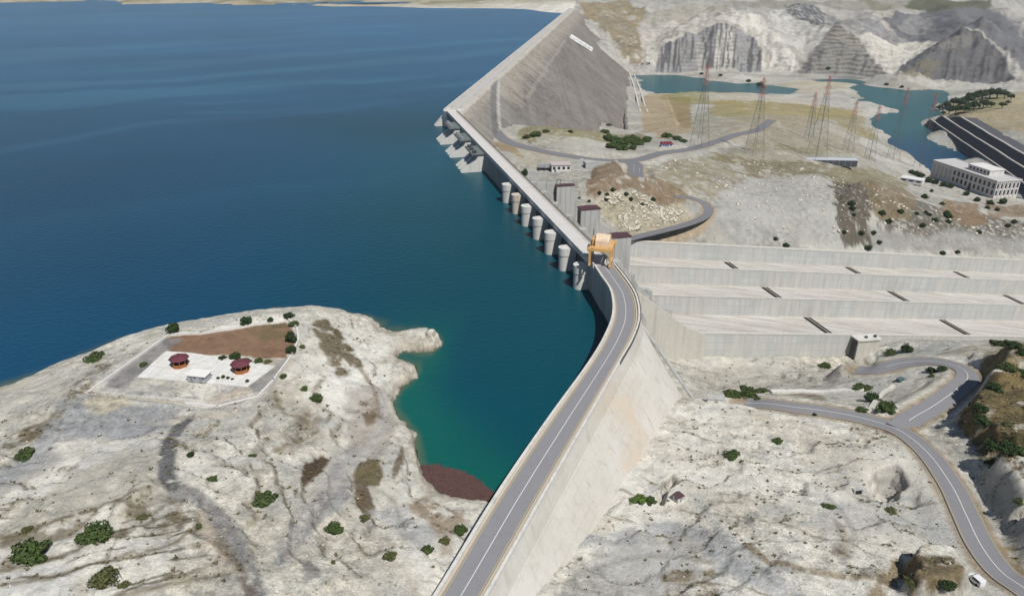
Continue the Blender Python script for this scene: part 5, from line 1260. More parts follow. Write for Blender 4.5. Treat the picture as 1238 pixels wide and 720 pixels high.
# ================================================================== YARD ON THE PENINSULA
def gp(px, py, z=12.0): return un(px, py, z)
pv = [gp(*p) for p in [(201,425),(232,427),(333,443),(299,468),(166,456)]]
P2 = [(p[0], p[1]) for p in pv]
pvm_, nt, p = new_mat('white_paving_material'); br_ = N(nt, 'ShaderNodeTexBrick'); br_.offset = 0; nt.links.new(posn(nt, rot=(0, 0, .25)), br_.inputs['Vector'])
for k_, v_ in (('Scale', 1), ('Brick Width', 2.4), ('Row Height', 2.4), ('Mortar Size', .07)): br_.inputs[k_].default_value = v_
br_.inputs['Color1'].default_value = (.62, .61, .58, 1); br_.inputs['Color2'].default_value = (.57, .56, .53, 1); br_.inputs['Mortar'].default_value = (.44, .43, .40, 1)
a_ = noise_fac(nt, .35, 7, .65, lo=.45, hi=.7); c = mix(nt, a_, br_.outputs[0], (.47, .455, .42)); nt.links.new(c, p.inputs['Base Color']); p.inputs['Roughness'].default_value = .85
tag(MB().prism(P2, 11.5, 12.28).build('white_paving', pvm_), kind='structure')
yw = empty('yard_wall', (COMPW[0][0], COMPW[0][1], 12), 0, 'low white wall and post fence around the yard on the peninsula', 'fence')
def wallrun(P, h, t, z0=11.2):
    mb = MB()
    for a, b in zip(P[:-1], P[1:]):
        a, b = np.array(a[:2]), np.array(b[:2]); d = (b - a) / np.linalg.norm(b - a); n = np.array([-d[1], d[0]]) * t / 2
        a = a - d * t / 2; b = b + d * t / 2
        mb.prism([tuple(a - n), tuple(b - n), tuple(b + n), tuple(a + n)], z0, 12 + h)
    return mb
CW = COMPW + [COMPW[0]]
for i, (j0, j1, h) in enumerate([(0, 1, .75), (1, 4, .8), (4, 6, .9), (6, 9, .7), (9, 11, .55), (11, 13, .4)]):
    wallrun(CW[j0:j1 + 1], h, .55).build('wall_run', wall_w if i < 5 else tan_c, yw, world=True)
for j0, j1 in ((9, 10), (10, 11), (11, 12), (12, 13)):
    a, b = np.array(CW[j0][:2]), np.array(CW[j1][:2]); n = max(2, int(np.linalg.norm(b - a) / 3))
    for k in range(n):
        q = a + (b - a) * k / n; MB().box(q[0] - .09, q[0] + .09, q[1] - .09, q[1] + .09, 11.4, 13.9).build('post', wall_w, yw, world=True)
    MB().bar((*a, 13.7), (*b, 13.7), .06).build('rail', wall_w, yw, world=True)
def gazebo(px, py, label):
    x, y, _ = gp(px, py, 12.3); g = empty('gazebo', (x, y, 12.28), 0, label, 'gazebo', 'gazebos on the white paving')
    R = 2.75; n = 8; pt = lambda r, k, z: (r * math.cos(.7854 * k + .39), r * math.sin(.7854 * k + .39), z)
    MB().loft([[pt(r, k, z) for k in range(n)] for r, z in ((2.6, 0), (2.6, .32))]).build('base', wood_o, g)
    ro = MB().loft([[pt(r, k, z) for k in range(n)] for r, z in ((3.25, 2.75), (3.3, 2.9), (2.6, 3.3), (1.2, 3.95), (.9, 4.0))]).build('roof', maroon, g)
    MB().loft([[pt(r, k, z) for k in range(n)] for r, z in ((.55, 4.0), (.6, 4.3), (.05, 4.7))]).build('finial', maroon, ro)
    for k in range(n):
        a = pt(2.45, k, 0); MB().box(a[0] - .1, a[0] + .1, a[1] - .1, a[1] + .1, .3, 2.8).build('post', wood_o, g)
    for k in range(n - 1):
        a, b = pt(2.45, k, 0), pt(2.45, k + 1, 0); MB().loft([[(a[0] * s, a[1] * s, z) for s, z in ((.97, .35), (1.0, .35), (1.0, 1.15), (.97, 1.15))], [(b[0] * s, b[1] * s, z) for s, z in ((.97, .35), (1.0, .35), (1.0, 1.15), (.97, 1.15))]]).build('railing', wood_o, g)
    MB().loft([[pt(r, k, z) for k in range(n)] for r, z in ((.8, .8), (.8, .9))]).build('table', wood_o, g)
    return g
gazebo(218, 441.5, 'maroon roofed octagonal gazebo left of the flat roofed hut on white paving')
gazebo(292, 448, 'maroon roofed octagonal gazebo on the right, with a row of dark bushes behind it')
a, b = gp(227, 461, 12.3), gp(247, 463, 12.3); ang = math.atan2(b[1] - a[1], b[0] - a[0])
hut = empty('toilet_hut', (a[0], a[1], 12.28), ang, 'small white flat roofed hut with grey walls at the front edge of the paving', 'hut')
MB().box(0, 6.2, 0, 3.6, 0, 2.3).build('wall', M('hut_grey', (.34, .35, .37), .8, .12), hut)
MB().box(-.35, 6.6, -.3, 4.1, 2.31, 2.6).build('roof', M('hut_white_roof', (.66, .65, .62), .7, .1), hut)
for x in (1.0, 4.2): MB().box(x, x + .9, -.06, -.005, 0, 2.0).build('door', steel_g, hut)
for x in (2.4, 5.3): MB().box(x, x + .6, -.05, -.005, 1.4, 1.9).build('window', glass_d, hut)
# driftwood mat in the corner of the bay
mt, nt_, p_ = new_mat('driftwood_material'); f_ = noise_fac(nt_, 2.2, 8, .7); c_ = mix(nt_, f_, (.045, .022, .02), (.12, .062, .055)); nt_.links.new(c_, p_.inputs['Base Color']); p_.inputs['Roughness'].default_value = .95
bump(nt_, f_, p_, .8, .15)
DW = [un(*p, .1) for p in [(506,562),(522,561),(540,564),(556,568),(572,575),(586,585),(596,596),(600,606),(590,606),(565,606),(540,603),(524,594),(512,580)]]
gx_, gy_ = np.meshgrid(np.linspace(min(p[0] for p in DW) - 2, max(p[0] for p in DW) + 2, 130), np.linspace(min(p[1] for p in DW) - 2, max(p[1] for p in DW) + 2, 130))
sd = poly_sd(gx_, gy_, DW) + (fbm(gx_ / 3, gy_ / 3, 91, 4) - .5) * 1.6
zz_ = .06 + .16 * fbm(gx_ * 1.2, gy_ * 1.2, 92, 3, .7); ii = np.arange(gx_.size).reshape(gx_.shape)
F = np.stack([ii[:-1, :-1], ii[:-1, 1:], ii[1:, 1:], ii[1:, :-1]], -1).reshape(-1, 4); F = F[(sd.ravel() < 0)[F].all(1)]
V = np.stack([gx_, gy_, zz_], -1).reshape(-1, 3); u_, inv = np.unique(F, return_inverse=True)
# loose sticks floating in it
rs = np.random.RandomState(5); sv, sf = [], []
ok = np.argwhere(sd < -.4)
for k in range(900):
    i, j = ok[rs.randint(len(ok))]; x, y = gx_[i, j], gy_[i, j]; an = rs.uniform(0, 3.14) * .5 + rs.choice([0, .6]); l = rs.uniform(.4, 1.4); w_ = rs.uniform(.05, .13)
    dx, dy = math.cos(an) * l, math.sin(an) * l; nx_, ny_ = -math.sin(an) * w_, math.cos(an) * w_; z = .24
    b_ = len(sv); sv += [(x - dx - nx_, y - dy - ny_, z), (x + dx - nx_, y + dy - ny_, z), (x + dx + nx_, y + dy + ny_, z), (x - dx + nx_, y - dy + ny_, z), (x - dx, y - dy, z + .12), (x + dx, y + dy, z + .12)]
    sf += [(b_, b_ + 1, b_ + 5, b_ + 4), (b_ + 2, b_ + 3, b_ + 4, b_ + 5)]
VV = np.concatenate([V[u_], np.array(sv)]); FF = np.concatenate([inv.reshape(-1, 4), np.array(sf) + len(u_)])
tag(mesh_np('floating_driftwood', VV, FF, mt, smooth=False), 'dark reddish mat of driftwood floating in the corner of the bay', 'driftwood', kind='stuff')

# ================================================================== BUILDINGS
# powerhouse: long block beside the tailrace
A, B, C_ = un(1125, 213, -88), un(1200, 240, -88), un(1228, 235, -88)
fa = math.atan2(B[1] - A[1], B[0] - A[0]); Lp = math.hypot(B[0] - A[0], B[1] - A[1]); Wp = 29; Hp = 17.3
ph_w = M('powerhouse_wall', (.58, .545, .53), .8, .12, .4, .12)
ph = empty('powerhouse', (A[0], A[1], -88), fa, 'long pale powerhouse with rows of tall windows beside the river', 'building')
# local x runs along the front (towards the viewer), +y is the river side
MB().box(0, Lp, 0, Wp, -2, Hp).build('wall', ph_w, ph)
MB().box(-.8, Lp + .8, -.8, Wp + .8, Hp + .01, Hp + 1.0).build('roof', M('powerhouse_roof', (.43, .42, .41), .8, .12), ph)
mb = MB(); mb.box(-.9, Lp + .9, -.95, -.55, Hp + 1.01, Hp + 1.7); mb.box(-.9, Lp + .9, Wp + .5, Wp + .9, Hp + 1.01, Hp + 1.7); mb.box(-.9, -.5, -.5, Wp + .45, Hp + 1.01, Hp + 1.7); mb.box(Lp + .5, Lp + .9, -.5, Wp + .45, Hp + 1.01, Hp + 1.7); mb.build('cornice', wall_w, ph)
pb = MB().box(Lp * .45, Lp * .78, 8, 26, Hp + 1.02, Hp + 6.2).build('penthouse', ph_w, ph)
MB().box(Lp * .45 - .6, Lp * .78 + .6, 7.4, 26.6, Hp + 6.21, Hp + 7.0).build('roof', wall_w, pb)
for k in range(6): MB().box(Lp * .45 + 2.5 + k * 4.8, Lp * .45 + 5 + k * 4.8, 7.86, 7.99, Hp + 2.6, Hp + 5).build('window', glass_d, pb)
nb_ = 15; step = Lp / nb_
for k in range(nb_):
    xa = k * step + step * .28; xb = k * step + step * .72
    for z0, z1 in (((3.2, 8.2), (10.2, 15.4)) if k > 4 else ((2.5, 15.0),)):
        n = 6; xm = (xa + xb) / 2; rr_ = (xb - xa) / 2
        P = [(xa, z0), (xb, z0)] + [(xm + rr_ * math.cos(math.pi * j / n), z1 - rr_ + rr_ * math.sin(math.pi * j / n)) for j in range(n + 1)]
        wn = MB().loft([[(x, yy_, z) for x, z in P] for yy_ in (-.12, -.02)]).build('window', glass_d if k > 4 else M('louvre', (.36, .35, .34), .7, .1), ph)
    MB().box(k * step - .35, k * step + .35, -.55, -.01, 0, Hp - .02).build('pilaster', wall_w, ph)
ne_ = 6; st_ = Wp / ne_
for k in range(ne_):
    for z0, z1 in ((3.2, 8.2), (10.2, 15.4)):
        MB().box(Lp + .02, Lp + .12, k * st_ + st_ * .28, k * st_ + st_ * .72, z0, z1).build('window', glass_d, ph)
    MB().box(Lp + .01, Lp + .5, k * st_ - .3 if k else .02, k * st_ + .35, 0, Hp - .02).build('pilaster', wall_w, ph)
for k in (9,): MB().box(k * step + 1, k * step + 5, -.16, -.125, 0, 4.6).build('door', steel_d, ph)
def house(name, px, py, z, az, L, W, H, wallm, roofm, label, cat, over=.6, wins=4, eave=.5):
    x, y, _ = un(px, py, z); h = empty(name, (x, y, z), az, label, cat)
    MB().box(0, L, 0, W, -1, H).build('wall', wallm, h); MB().box(-over, L + over, -over, W + over, H + .01, H + eave).build('roof', roofm, h)
    for k in range(wins):
        q = L * (k + .5) / wins; MB().box(q - L / wins * .28, q + L / wins * .28, -.08, -.01, H * .38, H * .78).build('window', glass_d, h)
    return h
wh = house('office_building', 667, 208, -9, rad(4), 14.5, 10, 5.0, wall_w, M('pink_grey_roof', (.42, .36, .36), .7, .12), 'white flat roofed house with dark windows beside the road below the dam', 'building', .5, 4)
MB().box(2, 3.1, -.09, -.01, 0, 2.2).build('door', steel_d, wh)
cp = empty('carport', (*un(651, 207, -9)[:2], -9), rad(4), 'open grey carport joined to the left side of the white house', 'carport')
MB().box(0, 9, 0, 8, 3.0, 3.4).build('roof', steel_g, cp)
for x in (.2, 4.4, 8.6):
    for y in (.3, 7.6): MB().box(x, x + .25, y, y + .25, -.5, 2.99).build('post', steel_d, cp)
sh2 = house('concrete_shed', 708, 206, -10, rad(12), 8.5, 7, 5.6, M('shed_concrete', (.37, .37, .36), .85, .15), conc_g, 'windowless grey concrete shed at the edge of the brown hill', 'shed', .1, 0, .2)
MB().box(-.06, -.01, 2, 5, 0, 3.4).build('door', steel_d, sh2)
ks = house('guard_kiosk', 800, 178, -16.6, rad(6), 10, 6, 2.7, M('kiosk_pale_blue', (.50, .53, .60), .7, .12), maroon, 'small blue and white kiosk with a jagged red roof beside the valley access road', 'kiosk', .5, 3, .35)
for k in range(4): MB().loft([[(k * 2.6 + .1, y, 3.06), (k * 2.6 + 2.2, y, 3.06), (k * 2.6 + 1.1, y, 4.4)] for y in (-.3, 6.2)]).build('gable', M('kiosk_red', (.30, .05, .07), .6, .2), ks)
MB().box(3, 6.6, -.12, -.085, .4, 2.4).build('panel', blue_p, ks)
lsx = un(971, 195, -33); lse = un(1036, 200, -36)
ls = empty('long_shed', (lsx[0], lsx[1], -35.5), math.atan2(lse[1] - lsx[1], lse[0] - lsx[0]), 'long low dark shed with a thin pale roof under the middle pylon', 'shed')
Ls = math.hypot(lse[0] - lsx[0], lse[1] - lsx[1]); MB().box(0, Ls, 0, 7, -2, 3.8).build('wall', M('shed_dark', (.06, .065, .075), .7, .2), ls); MB().box(-.5, Ls + .5, -.3, 7.5, 3.81, 4.5).build('roof', M('shed_pale_roof', (.45, .47, .50), .5, .1), ls)
mb = MB()
for k in range(1, 9): MB().box(Ls * k / 9 - .15, Ls * k / 9 + .15, -.12, -.01, -1, 3.8).build('post', steel_g, ls)
st_h = house('store_house', 1088, 219, -86, rad(-40), 22, 12, 4, wall_w, M('store_white_roof', (.58, .58, .57), .6, .1), 'low white roofed store at the left end of the powerhouse forecourt', 'building', .5, 3)
cb_ = at(815, 607); cb_ = at(820, 604); cab = empty('cabin', cb_, rad(32), 'tiny white cabin with a dark red roof alone on the bare rock', 'cabin')
MB().box(-1.5, 1.5, -1.3, 1.3, -.6, 2.3).build('wall', wall_w, cab); MB().loft([[(x, -1.6, z) for x, z in ((-1.8, 2.31), (1.8, 2.31), (1.7, 2.5), (0, 3.0), (-1.7, 2.5))], [(x, 1.6, z) for x, z in ((-1.8, 2.31), (1.8, 2.31), (1.7, 2.5), (0, 3.0), (-1.7, 2.5))]]).build('roof', M('cabin_roof', (.085, .045, .048), .6, .2), cab)
cab.scale = (.75, .75, .75); MB().box(-.5, .5, -1.36, -1.31, 0, 1.9).build('door', steel_g, cab); MB().box(-1.56, -1.51, -.6, .6, .9, 1.7).build('window', glass_d, cab); MB().box(.8, 1.3, -1.35, -1.31, .9, 1.6).build('window', glass_d, cab)
bx_ = at(865, 485); vb = empty('valve_box', bx_, rad(-8), 'pale concrete box half buried at the brow near the tall wall', 'concrete box')
MB().box(-3, 3, -1.5, 1.5, -1, 1.7).build('wall', conc_w, vb); MB().box(-3.2, 3.2, -1.7, 1.7, 1.71, 2.0).build('lid', conc_g, vb); MB().box(-.6, .6, -1.56, -1.51, 0, 1.2).build('hatch', steel_g, vb)
tn_ = at(1036, 596); tn_ = (tn_[0], tn_[1], tn_[2] - .9); tp = empty('tunnel_portal', tn_, rad(10), 'small square dark tunnel mouth in the pale hillside', 'tunnel portal')
mb = MB(); mb.box(-1.5, -1.05, -.6, .6, -1, 2.4); mb.box(1.05, 1.5, -.6, .6, -1, 2.4); mb.build('jamb', conc_g, tp); MB().box(-1.5, 1.5, -.6, .6, 2.41, 2.6).build('lintel', conc_g, tp); MB().box(-1.04, 1.04, -.4, .6, -1, 2.4).build('opening', shade_m, tp)  # opening is a solid block, the darkness inside is painted
# pale drain strip and culvert path
def kerb_run(name, P, wd, h, mat, label, cat):
    C = catmull([p[:2] for p in atp(P)], 8); o = empty(name, (*C[len(C) // 2], zsample(*C[len(C) // 2])), 0, label, cat); rings = []
    for i, c in enumerate(C):
        a, b = C[max(0, i - 1)], C[min(len(C) - 1, i + 1)]; n = np.array([-(b - a)[1], (b - a)[0]]); n = n / np.linalg.norm(n) * wd / 2; z = max(zsample(*(c + n)), zsample(*(c - n)), zsample(*c))
        rings.append([(*(c - n), z - 1.5), (*(c + n), z - 1.5), (*(c + n), z + h), (*(c - n), z + h)])
    MB().loft(rings).build('channel_wall', mat, o, world=True); return o
kerb_run('drain_channel', [(932, 475), (970, 474.5), (1010, 474), (1044, 473)], 2.2, .8, conc_w, 'long pale drain channel wall below the near spillway wall', 'drain')
kerb_run('culvert_path', [(1048, 500), (1058, 486), (1068, 476), (1080, 467)], 1.6, .6, conc, 'narrow pale culvert path climbing beside green shrubs at the fork', 'path')

# ================================================================== TERRACED WALL BEYOND THE RIVER
rw = empty('terraced_wall', (630, 990, -95), 0, 'dark three tiered retaining wall along the far side of the river', 'retaining wall')
dk = M('shaded_shotcrete', (.085, .085, .095), .85, .3, .08, .35, bumpd=.2)  # near-black tone carries the shade of tiers turned from the sun
Cw = catmull(WL, 8)
def wl_pt(i, o):
    a, b = Cw[max(0, i - 1)], Cw[min(len(Cw) - 1, i + 1)]; n = np.array([-(b - a)[1], (b - a)[0]]); n = n / np.linalg.norm(n)
    if n[0] < 0: n = -n
    return Cw[i] + n * o
for o0, z0, z1, i0 in ((0, -108, -94, 3), (7, -96, -83, 6), (14, -85, -73.5, 9)):
    r, rb = [], []
    for i in range(i0, len(Cw)):
        k = min(1, (i - i0) / 3 + .35); zt = z0 + (z1 - z0) * k + (fbm(i * .7, 3 + o0, 95) - .5) * 1.5; zc = float(zt)
        r.append([(*wl_pt(i, o0), z0), (*wl_pt(i, o0 + 4.5), zc), (*wl_pt(i, o0 + 26), zc - .3), (*wl_pt(i, o0 + 26), z0 - 6)])
        rb.append([(*wl_pt(i, o0 + 4.4), zc + .02), (*wl_pt(i, o0 + 4.4), zc + .9), (*wl_pt(i, o0 + 7.5), zc + .9), (*wl_pt(i, o0 + 7.5), zc - 1)])
    MB().loft(r).build('tier', dk, rw, world=True)
    MB().loft(rb).build('berm', M('berm_gravel', (.36, .34, .31), .9, .15, .2), rw, world=True)

# ================================================================== PYLONS
pyl_m = M('pylon_steel', (.115, .125, .135), .6, .15, 1, 0, bumpd=0)
def pylon(px, py, ptop, z, label, wbase=13.5):
    x, y, _ = un(px, py, z); dist = math.hypot(y * _c - (z - CAMZ) * _s, 0)
    # height from the sighting of the tip
    lo, hi = 5., 200.
    for _ in range(40):
        m = (lo + hi) / 2; Y, Zc = y, z + m - CAMZ; dep = Y * _c - Zc * _s; up = Y * _s + Zc * _c
        if 360 - 884 * up / dep > ptop: lo = m
        else: hi = m
    H = lo; o = empty('pylon', (x, y, z), rad(20), label, 'pylon', 'lattice pylons below the dam'); k = wbase / 13.5
    hb = H * .76; w0, w1 = wbase / 2, 1.5
    def wat(zz): return w0 + (w1 - w0) * min(1, zz / hb)
    rt = .14
    for sx in (-1, 1):
        for sy in (-1, 1): MB().bar((sx * w0, sy * w0, -3), (sx * w1, sy * w1, hb), .19).build('leg', pyl_m, o)
    mb = MB(); nseg = 6; zs = [hb * (1 - (1 - i / nseg) ** 1.5) for i in range(nseg + 1)]
    for i in range(nseg):
        a, b = zs[i], zs[i + 1]; wa, wb = wat(a), wat(b)
        for s in range(4):
            c = [(-1, -1), (1, -1), (1, 1), (-1, 1)]; p, q = c[s], c[(s + 1) % 4]
            mb.bar((p[0] * wa, p[1] * wa, a), (q[0] * wb, q[1] * wb, b), .05, 3); mb.bar((q[0] * wa, q[1] * wa, a), (p[0] * wb, p[1] * wb, b), .05, 3)
            mb.bar((p[0] * wb, p[1] * wb, b), (q[0] * wb, q[1] * wb, b), .085, 3)
    mb.build('lattice', pyl_m, o)
    mb = MB()
    for sx in (-1, 1):
        for sy in (-1, 1): mb.bar((sx * w1, sy * w1, hb), (sx * .5, sy * .5, H), rt)
    for i in range(7):
        a, b = hb + (H - hb) * i / 7, hb + (H - hb) * (i + 1) / 7; fa_ = w1 + (.5 - w1) * i / 7; fb_ = w1 + (.5 - w1) * (i + 1) / 7
        for s in (-1, 1): mb.bar((-fa_, s * fa_, a), (fb_, s * fb_, b), .13, 3); mb.bar((s * fa_, -fa_, a), (s * fb_, fb_, b), .13, 3)
    tp_ = mb.build('mast_top', red_p, o)
    for zz, wd in ((hb + (H - hb) * .10, 4.2), (hb + (H - hb) * .45, 3.8), (hb + (H - hb) * .8, 3.2)):
        m2 = MB()
        for s in (-1, 1):
            for yy_ in (-1, 1): m2.bar((s * .8, yy_ * .8, zz), (s * wd, 0, zz + .9), .12, 4)
            m2.bar((s * .8, 0, zz + 2.2), (s * wd, 0, zz + .9), .15, 3)
            m2.bar((s * wd, 0, zz + .9), (s * wd, 0, zz - 1.6), .12, 4)
        m2.build('cross_arm', red_p, o)
    return o
pylon(845, 180, 78, -19, 'tall lattice pylon with red top, leftmost, beside the access road bend')
pylon(911, 189, 94, -27, 'tall lattice pylon with red top, between the leftmost pylon and the long shed')
pylon(986, 194, 92, -34, 'tall lattice pylon with red top standing over the long dark shed', 14.5)
pylon(974, 188, 112, -52, 'faint slender pylon just left of the pylon over the long shed', 9)
pylon(1023, 192, 122, -62, 'slender pylon with red top right of the long dark shed', 10)
pylon(1050, 196, 128, -70, 'faint slender pylon on the river bank, left of the two in front of the river', 9)
pylon(1080, 190, 106, -88, 'lattice pylon with red top seen against the river, left one of two', 11)
pylon(1112, 200, 112, -98, 'lattice pylon with red top seen against the river, nearest the powerhouse', 10)

# ================================================================== VEHICLES AND SMALL THINGS
def van(x, y, z, rz, L, W, H, bodym, label, cat, name='parked_van', truck=False, group=None):
    v = empty(name, (x, y, z), rz, label, cat, group)
    prof = [(0, .35), (L, .35), (L, .95), (L - .25, 1.05), (L - .95, 1.15), (L - 1.55, H), (.12, H), (0, 1.1)] if not truck else [(0, .5), (L, .5), (L, H * .9), (L - .3, H), (L - 1.7, H), (L - 1.8, 1.0), (0, 1.0)]
    b = MB().loft([[(px_, s * W / 2, pz) for px_, pz in prof] for s in (-1, 1)]).build('body', bodym, v, bevel=.06)
    for sx in (.9, L - .95):
        for s in (-1, 1):
            wl = MB().loft([[(sx + .36 * math.cos(a * .5236), s * (W / 2 - e), .36 + .36 * math.sin(a * .5236)) for a in range(12)] for e in (.22, -.03)]).build('wheel', rubber, v)
    for s in (-1, 1):
        MB().loft([[(px_, s * (W / 2 + e), pz) for px_, pz in ((.5, H * .6), (L - 1.5, H * .6), (L - 1.75, H * .9), (.5, H * .9))] for e in (.003, .03)]).build('window', glass_d, v)
    MB().loft([[(L - .95 + .02, -W * .43, 1.19), (L - .95 + .02, W * .43, 1.19), (L - 1.5 + .02, W * .4, H - .05), (L - 1.5 + .02, -W * .4, H - .05)], [(L - .9, -W * .43, 1.21), (L - .9, W * .43, 1.21), (L - 1.45, W * .4, H - .02), (L - 1.45, -W * .4, H - .02)]]).build('windscreen', glass_d, v)
    return v
vp = at(1183, 703); van(vp[0] - .2, vp[1] - 1.8, vp[2] - .02, rad(108), 3.9, 1.75, 1.9, M('van_white', (.60, .61, .62), .35, .06, 2, 0, bumpd=0), 'white van parked on the road verge beside the brown mound', 'van')
for (px, py, m_, lb) in ((775, 79, M('lorry_dark', (.05, .055, .06), .5, .2), 'dark lorry parked on the far river bank track, left of the pair'), (781, 78, M('lorry_dark', (.05, .055, .06), .5, .2), 'dark lorry parked on the far river bank track, right of the pair')):
    q = at(px, py); van(q[0], q[1], q[2], rad(10), 9, 3.4, 4.2, m_, lb, 'lorry', 'parked_lorry', True, 'lorries on the far bank')
q = un(1112, 233, -87.6); van(q[0], q[1], -88, rad(-20), 6.5, 2.6, 3.0, M('car_red', (.38, .05, .03), .35, .1, 2, 0, bumpd=0), 'red vehicle parked at the edge of the powerhouse forecourt', 'car', 'parked_car')
q = at(1085, 462); van(q[0], q[1], q[2], rad(30), 4.3, 1.9, 1.6, M('car_teal', (.07, .12, .14), .35, .1, 2, 0, bumpd=0), 'dark teal car parked below the hairpin beside the culvert path', 'car', 'parked_car')
# poles at the road spur
for px, py, lb in ((766, 208, 'thin white pole at the mouth of the road spur, taller one'), (773, 209, 'thin white pole at the mouth of the road spur, shorter one')):
    q = at(px, py); o = empty('marker_pole', q, 0, lb, 'pole', 'poles at the road spur'); MB().cyl(0, 0, -.5, 6 if px < 770 else 4, .16, .12, 8).build('shaft', wall_w, o); MB().box(-.3, .3, -.3, .3, -.6, .35).build('footing', conc_g, o)

# ================================================================== LOOSE STONES AND DRY TUFTS
rs = np.random.RandomState(21)
def CRKat(q):
    i = np.clip((np.arctan2(q[:, 0], q[:, 1]) - AZ[0]) / (AZ[1] - AZ[0]), 0, len(AZ) - 1).astype(int); j = np.clip(np.interp(np.log(np.hypot(q[:, 0], q[:, 1])), LR, np.arange(len(LR))), 0, len(LR) - 1).astype(int)
    lum = COLR[j, i].mean(-1); return CRK[j, i] + sstep(.34, .2, lum) * .6
def scatter(name, n, polys, size, mat, label, tuft, keep=None):
    pts = []
    for P, share in polys:
        W = np.array([p[:2] for p in atp(P)]); lo, hi = W.min(0), W.max(0); q = rs.uniform(lo, hi, (int(n * share * (14 if tuft else 2.2)), 2))
        q = q[poly_sd(q[:, 0], q[:, 1], W) < 0]; cl = fbm(q[:, 0] / 9, q[:, 1] / 9, 66, 4); q = q[rs.rand(len(q)) < (np.clip(.06 + CRKat(q), 0, 1) if tuft else sstep(.4, .66, cl))]; pts.append(q[:int(n * share)])
    Q = np.concatenate(pts); k = len(Q); az = np.arctan2(Q[:, 0], Q[:, 1]); lr = np.log(np.hypot(Q[:, 0], Q[:, 1]))
    i = np.clip((az - AZ[0]) / (AZ[1] - AZ[0]), 0, len(AZ) - 1.01); j = np.clip(np.interp(lr, LR, np.arange(len(LR))), 0, len(LR) - 1.01); i0 = i.astype(int); j0 = j.astype(int); fi = i - i0; fj = j - j0
    zq = (Z[j0, i0] * (1 - fi) + Z[j0, i0 + 1] * fi) * (1 - fj) + (Z[j0 + 1, i0] * (1 - fi) + Z[j0 + 1, i0 + 1] * fi) * fj
    ok = np.ones(k, bool)
    for ln, hw in ROADS.values():
        d, _ = seg_dist(Q[:, 0], Q[:, 1], ln); ok &= d > hw + 1.5
    sdq = side(Q[:, 0], Q[:, 1]); ok &= (np.abs(sdq) > 9) & (poly_sd(Q[:, 0], Q[:, 1], COMPW) > 1)
    sel = ok & (((sdq < 0) & (zq > .3)) | (sdq > 0)); Q, zq = Q[sel], zq[sel]; k = len(Q)
    s = size[0] * (size[1] / size[0]) ** (rs.rand(k) ** 2.2); base = np.c_[Q, zq]
    if tuft:   # a fan of blades
        nb = 9; V = np.zeros((k, nb, 4, 3)); an = rs.uniform(0, 6.28, (k, nb)); ln_ = rs.uniform(.5, 1.1, (k, nb)) * s[:, None]; wd = .28 * s[:, None] * np.ones((1, nb))
        d = np.stack([np.cos(an), np.sin(an)], -1); t = np.stack([-np.sin(an), np.cos(an)], -1); h = rs.uniform(.35, .8, (k, nb)) * s[:, None]
        V[..., :] = base[:, None, None, :]
        V[:, :, 0, :2] += -t * wd[..., None]; V[:, :, 1, :2] += t * wd[..., None]; V[:, :, 2, :2] += d * ln_[..., None] + t * wd[..., None] * .5; V[:, :, 3, :2] += d * ln_[..., None] - t * wd[..., None] * .5
        V[:, :, 2, 2] += h; V[:, :, 3, 2] += h; V[:, :, :2, 2] -= .05
        V = V.reshape(-1, 3); F = np.arange(len(V)).reshape(-1, 4)
    else:
        c = np.array([(-1, -1, -1), (1, -1, -1), (1, 1, -1), (-1, 1, -1), (-.75, -.7, 1), (.8, -.75, .8), (.7, .7, 1), (-.7, .8, .7)]) * .5
        V = c[None] * rs.uniform(.65, 1.35, (k, 8, 3)) * s[:, None, None] * np.stack([rs.uniform(.7, 1.4, k), rs.uniform(.6, 1.1, k), rs.uniform(.4, .8, k)], -1)[:, None]
        an = rs.uniform(0, 6.28, k); ca_, sa_ = np.cos(an)[:, None], np.sin(an)[:, None]; V = np.stack([V[..., 0] * ca_ - V[..., 1] * sa_, V[..., 0] * sa_ + V[..., 1] * ca_, V[..., 2]], -1) + base[:, None, :]
        V[..., 2] += .12 * s[:, None]
        f = np.array([(3, 2, 1, 0), (4, 5, 6, 7), (0, 1, 5, 4), (1, 2, 6, 5), (2, 3, 7, 6), (3, 0, 4, 7)]); F = (f[None] + (np.arange(k) * 8)[:, None, None]).reshape(-1, 4); V = V.reshape(-1, 3)
    tag(mesh_np(name, V, F, mat, smooth=False), label, kind='stuff')
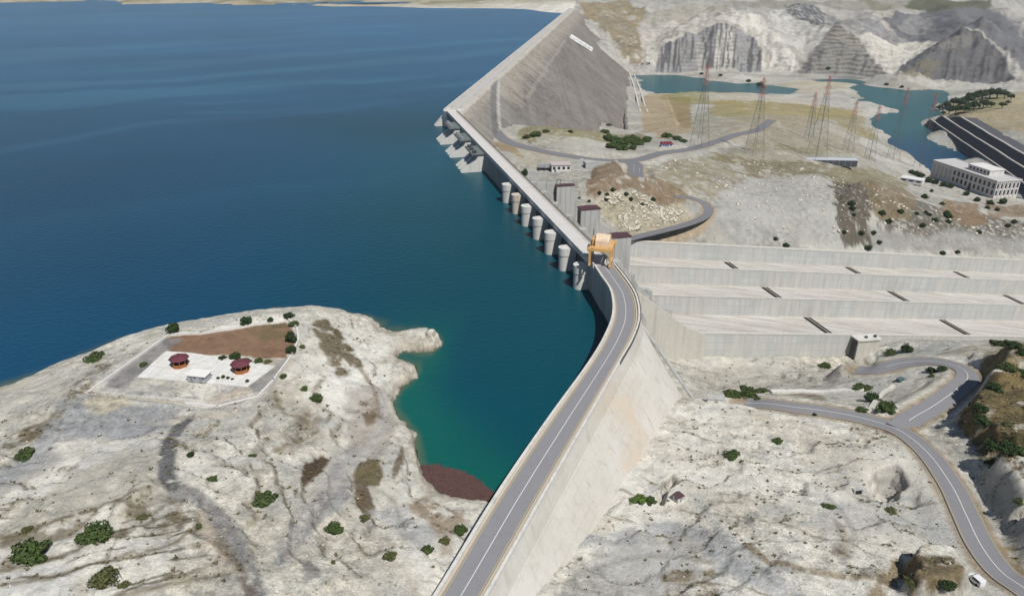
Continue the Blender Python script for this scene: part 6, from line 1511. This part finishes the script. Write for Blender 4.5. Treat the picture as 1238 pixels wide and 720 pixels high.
PEN = [(0,500),(110,445),(150,416),(380,380),(450,392),(470,470),(480,540),(560,640),(520,722),(0,722)]
RGT = [(650,722),(700,670),(760,620),(830,490),(960,497),(1060,520),(1130,575),(1160,640),(1170,690),(1090,722)]
RUB = [(835,440),(1030,436),(1045,462),(930,472),(840,474)]; RHL = [(1180,470),(1238,430),(1262,560),(1238,700),(1190,600),(1150,540)]
MID = [(850,215),(1005,214),(1150,262),(1238,270),(1238,302),(900,290)]; BLD = [(722,238),(770,232),(825,250),(840,262),(760,280),(735,268)]
MIDF = [(600,205),(700,190),(850,185),(1000,205),(1060,215),(850,215),(700,205)]
tf_m = leaf_mat('dry_tuft', (.06, .055, .028), (.17, .145, .075))
scatter('dry_tufts', 6000, [(PEN, .46), (RGT, .22), (RUB, .05), (RHL, .2), (MID, .07)], (.14, .7), tf_m, 'dry grass tufts dotted over the bare rock', True)
scatter('loose_stones', 2600, [(PEN, .42), (RGT, .28), (RUB, .25), (RHL, .05)], (.12, .55), M('pale_stone', (.50, .48, .43), .9, .3, 1.0, 0, bumpd=0), 'loose pale stones lying over the bare rock', False)
scatter('loose_boulders', 2600, [(BLD, .45), (MID, .4), (MIDF, .15)], (.6, 2.6), M('pale_boulder', (.50, .465, .38), .9, .35, .4, 0, bumpd=0), 'pale broken boulders on the slopes behind the spillway', False)

# ================================================================== HAZE
hb_ = MB().box(-7600, 7600, -600, 9400, -190, 560)
hz_m = bpy.data.materials.new('haze_air'); hz_m.use_nodes = True; nth = hz_m.node_tree; nth.nodes.remove(nth.nodes['Principled BSDF'])
pvn = nth.nodes.new('ShaderNodeVolumePrincipled'); pvn.inputs['Density'].default_value = .00004; pvn.inputs['Color'].default_value = (.84, .90, 1, 1); pvn.inputs['Anisotropy'].default_value = .1
nth.links.new(pvn.outputs[0], nth.nodes['Material Output'].inputs['Volume'])
try: hz_m.volume_intersection_method = 'FAST'
except Exception: pass
hz = hb_.build('haze', hz_m); hz['kind'] = 'stuff'; hz['label'] = 'thin pale haze filling the valley air'
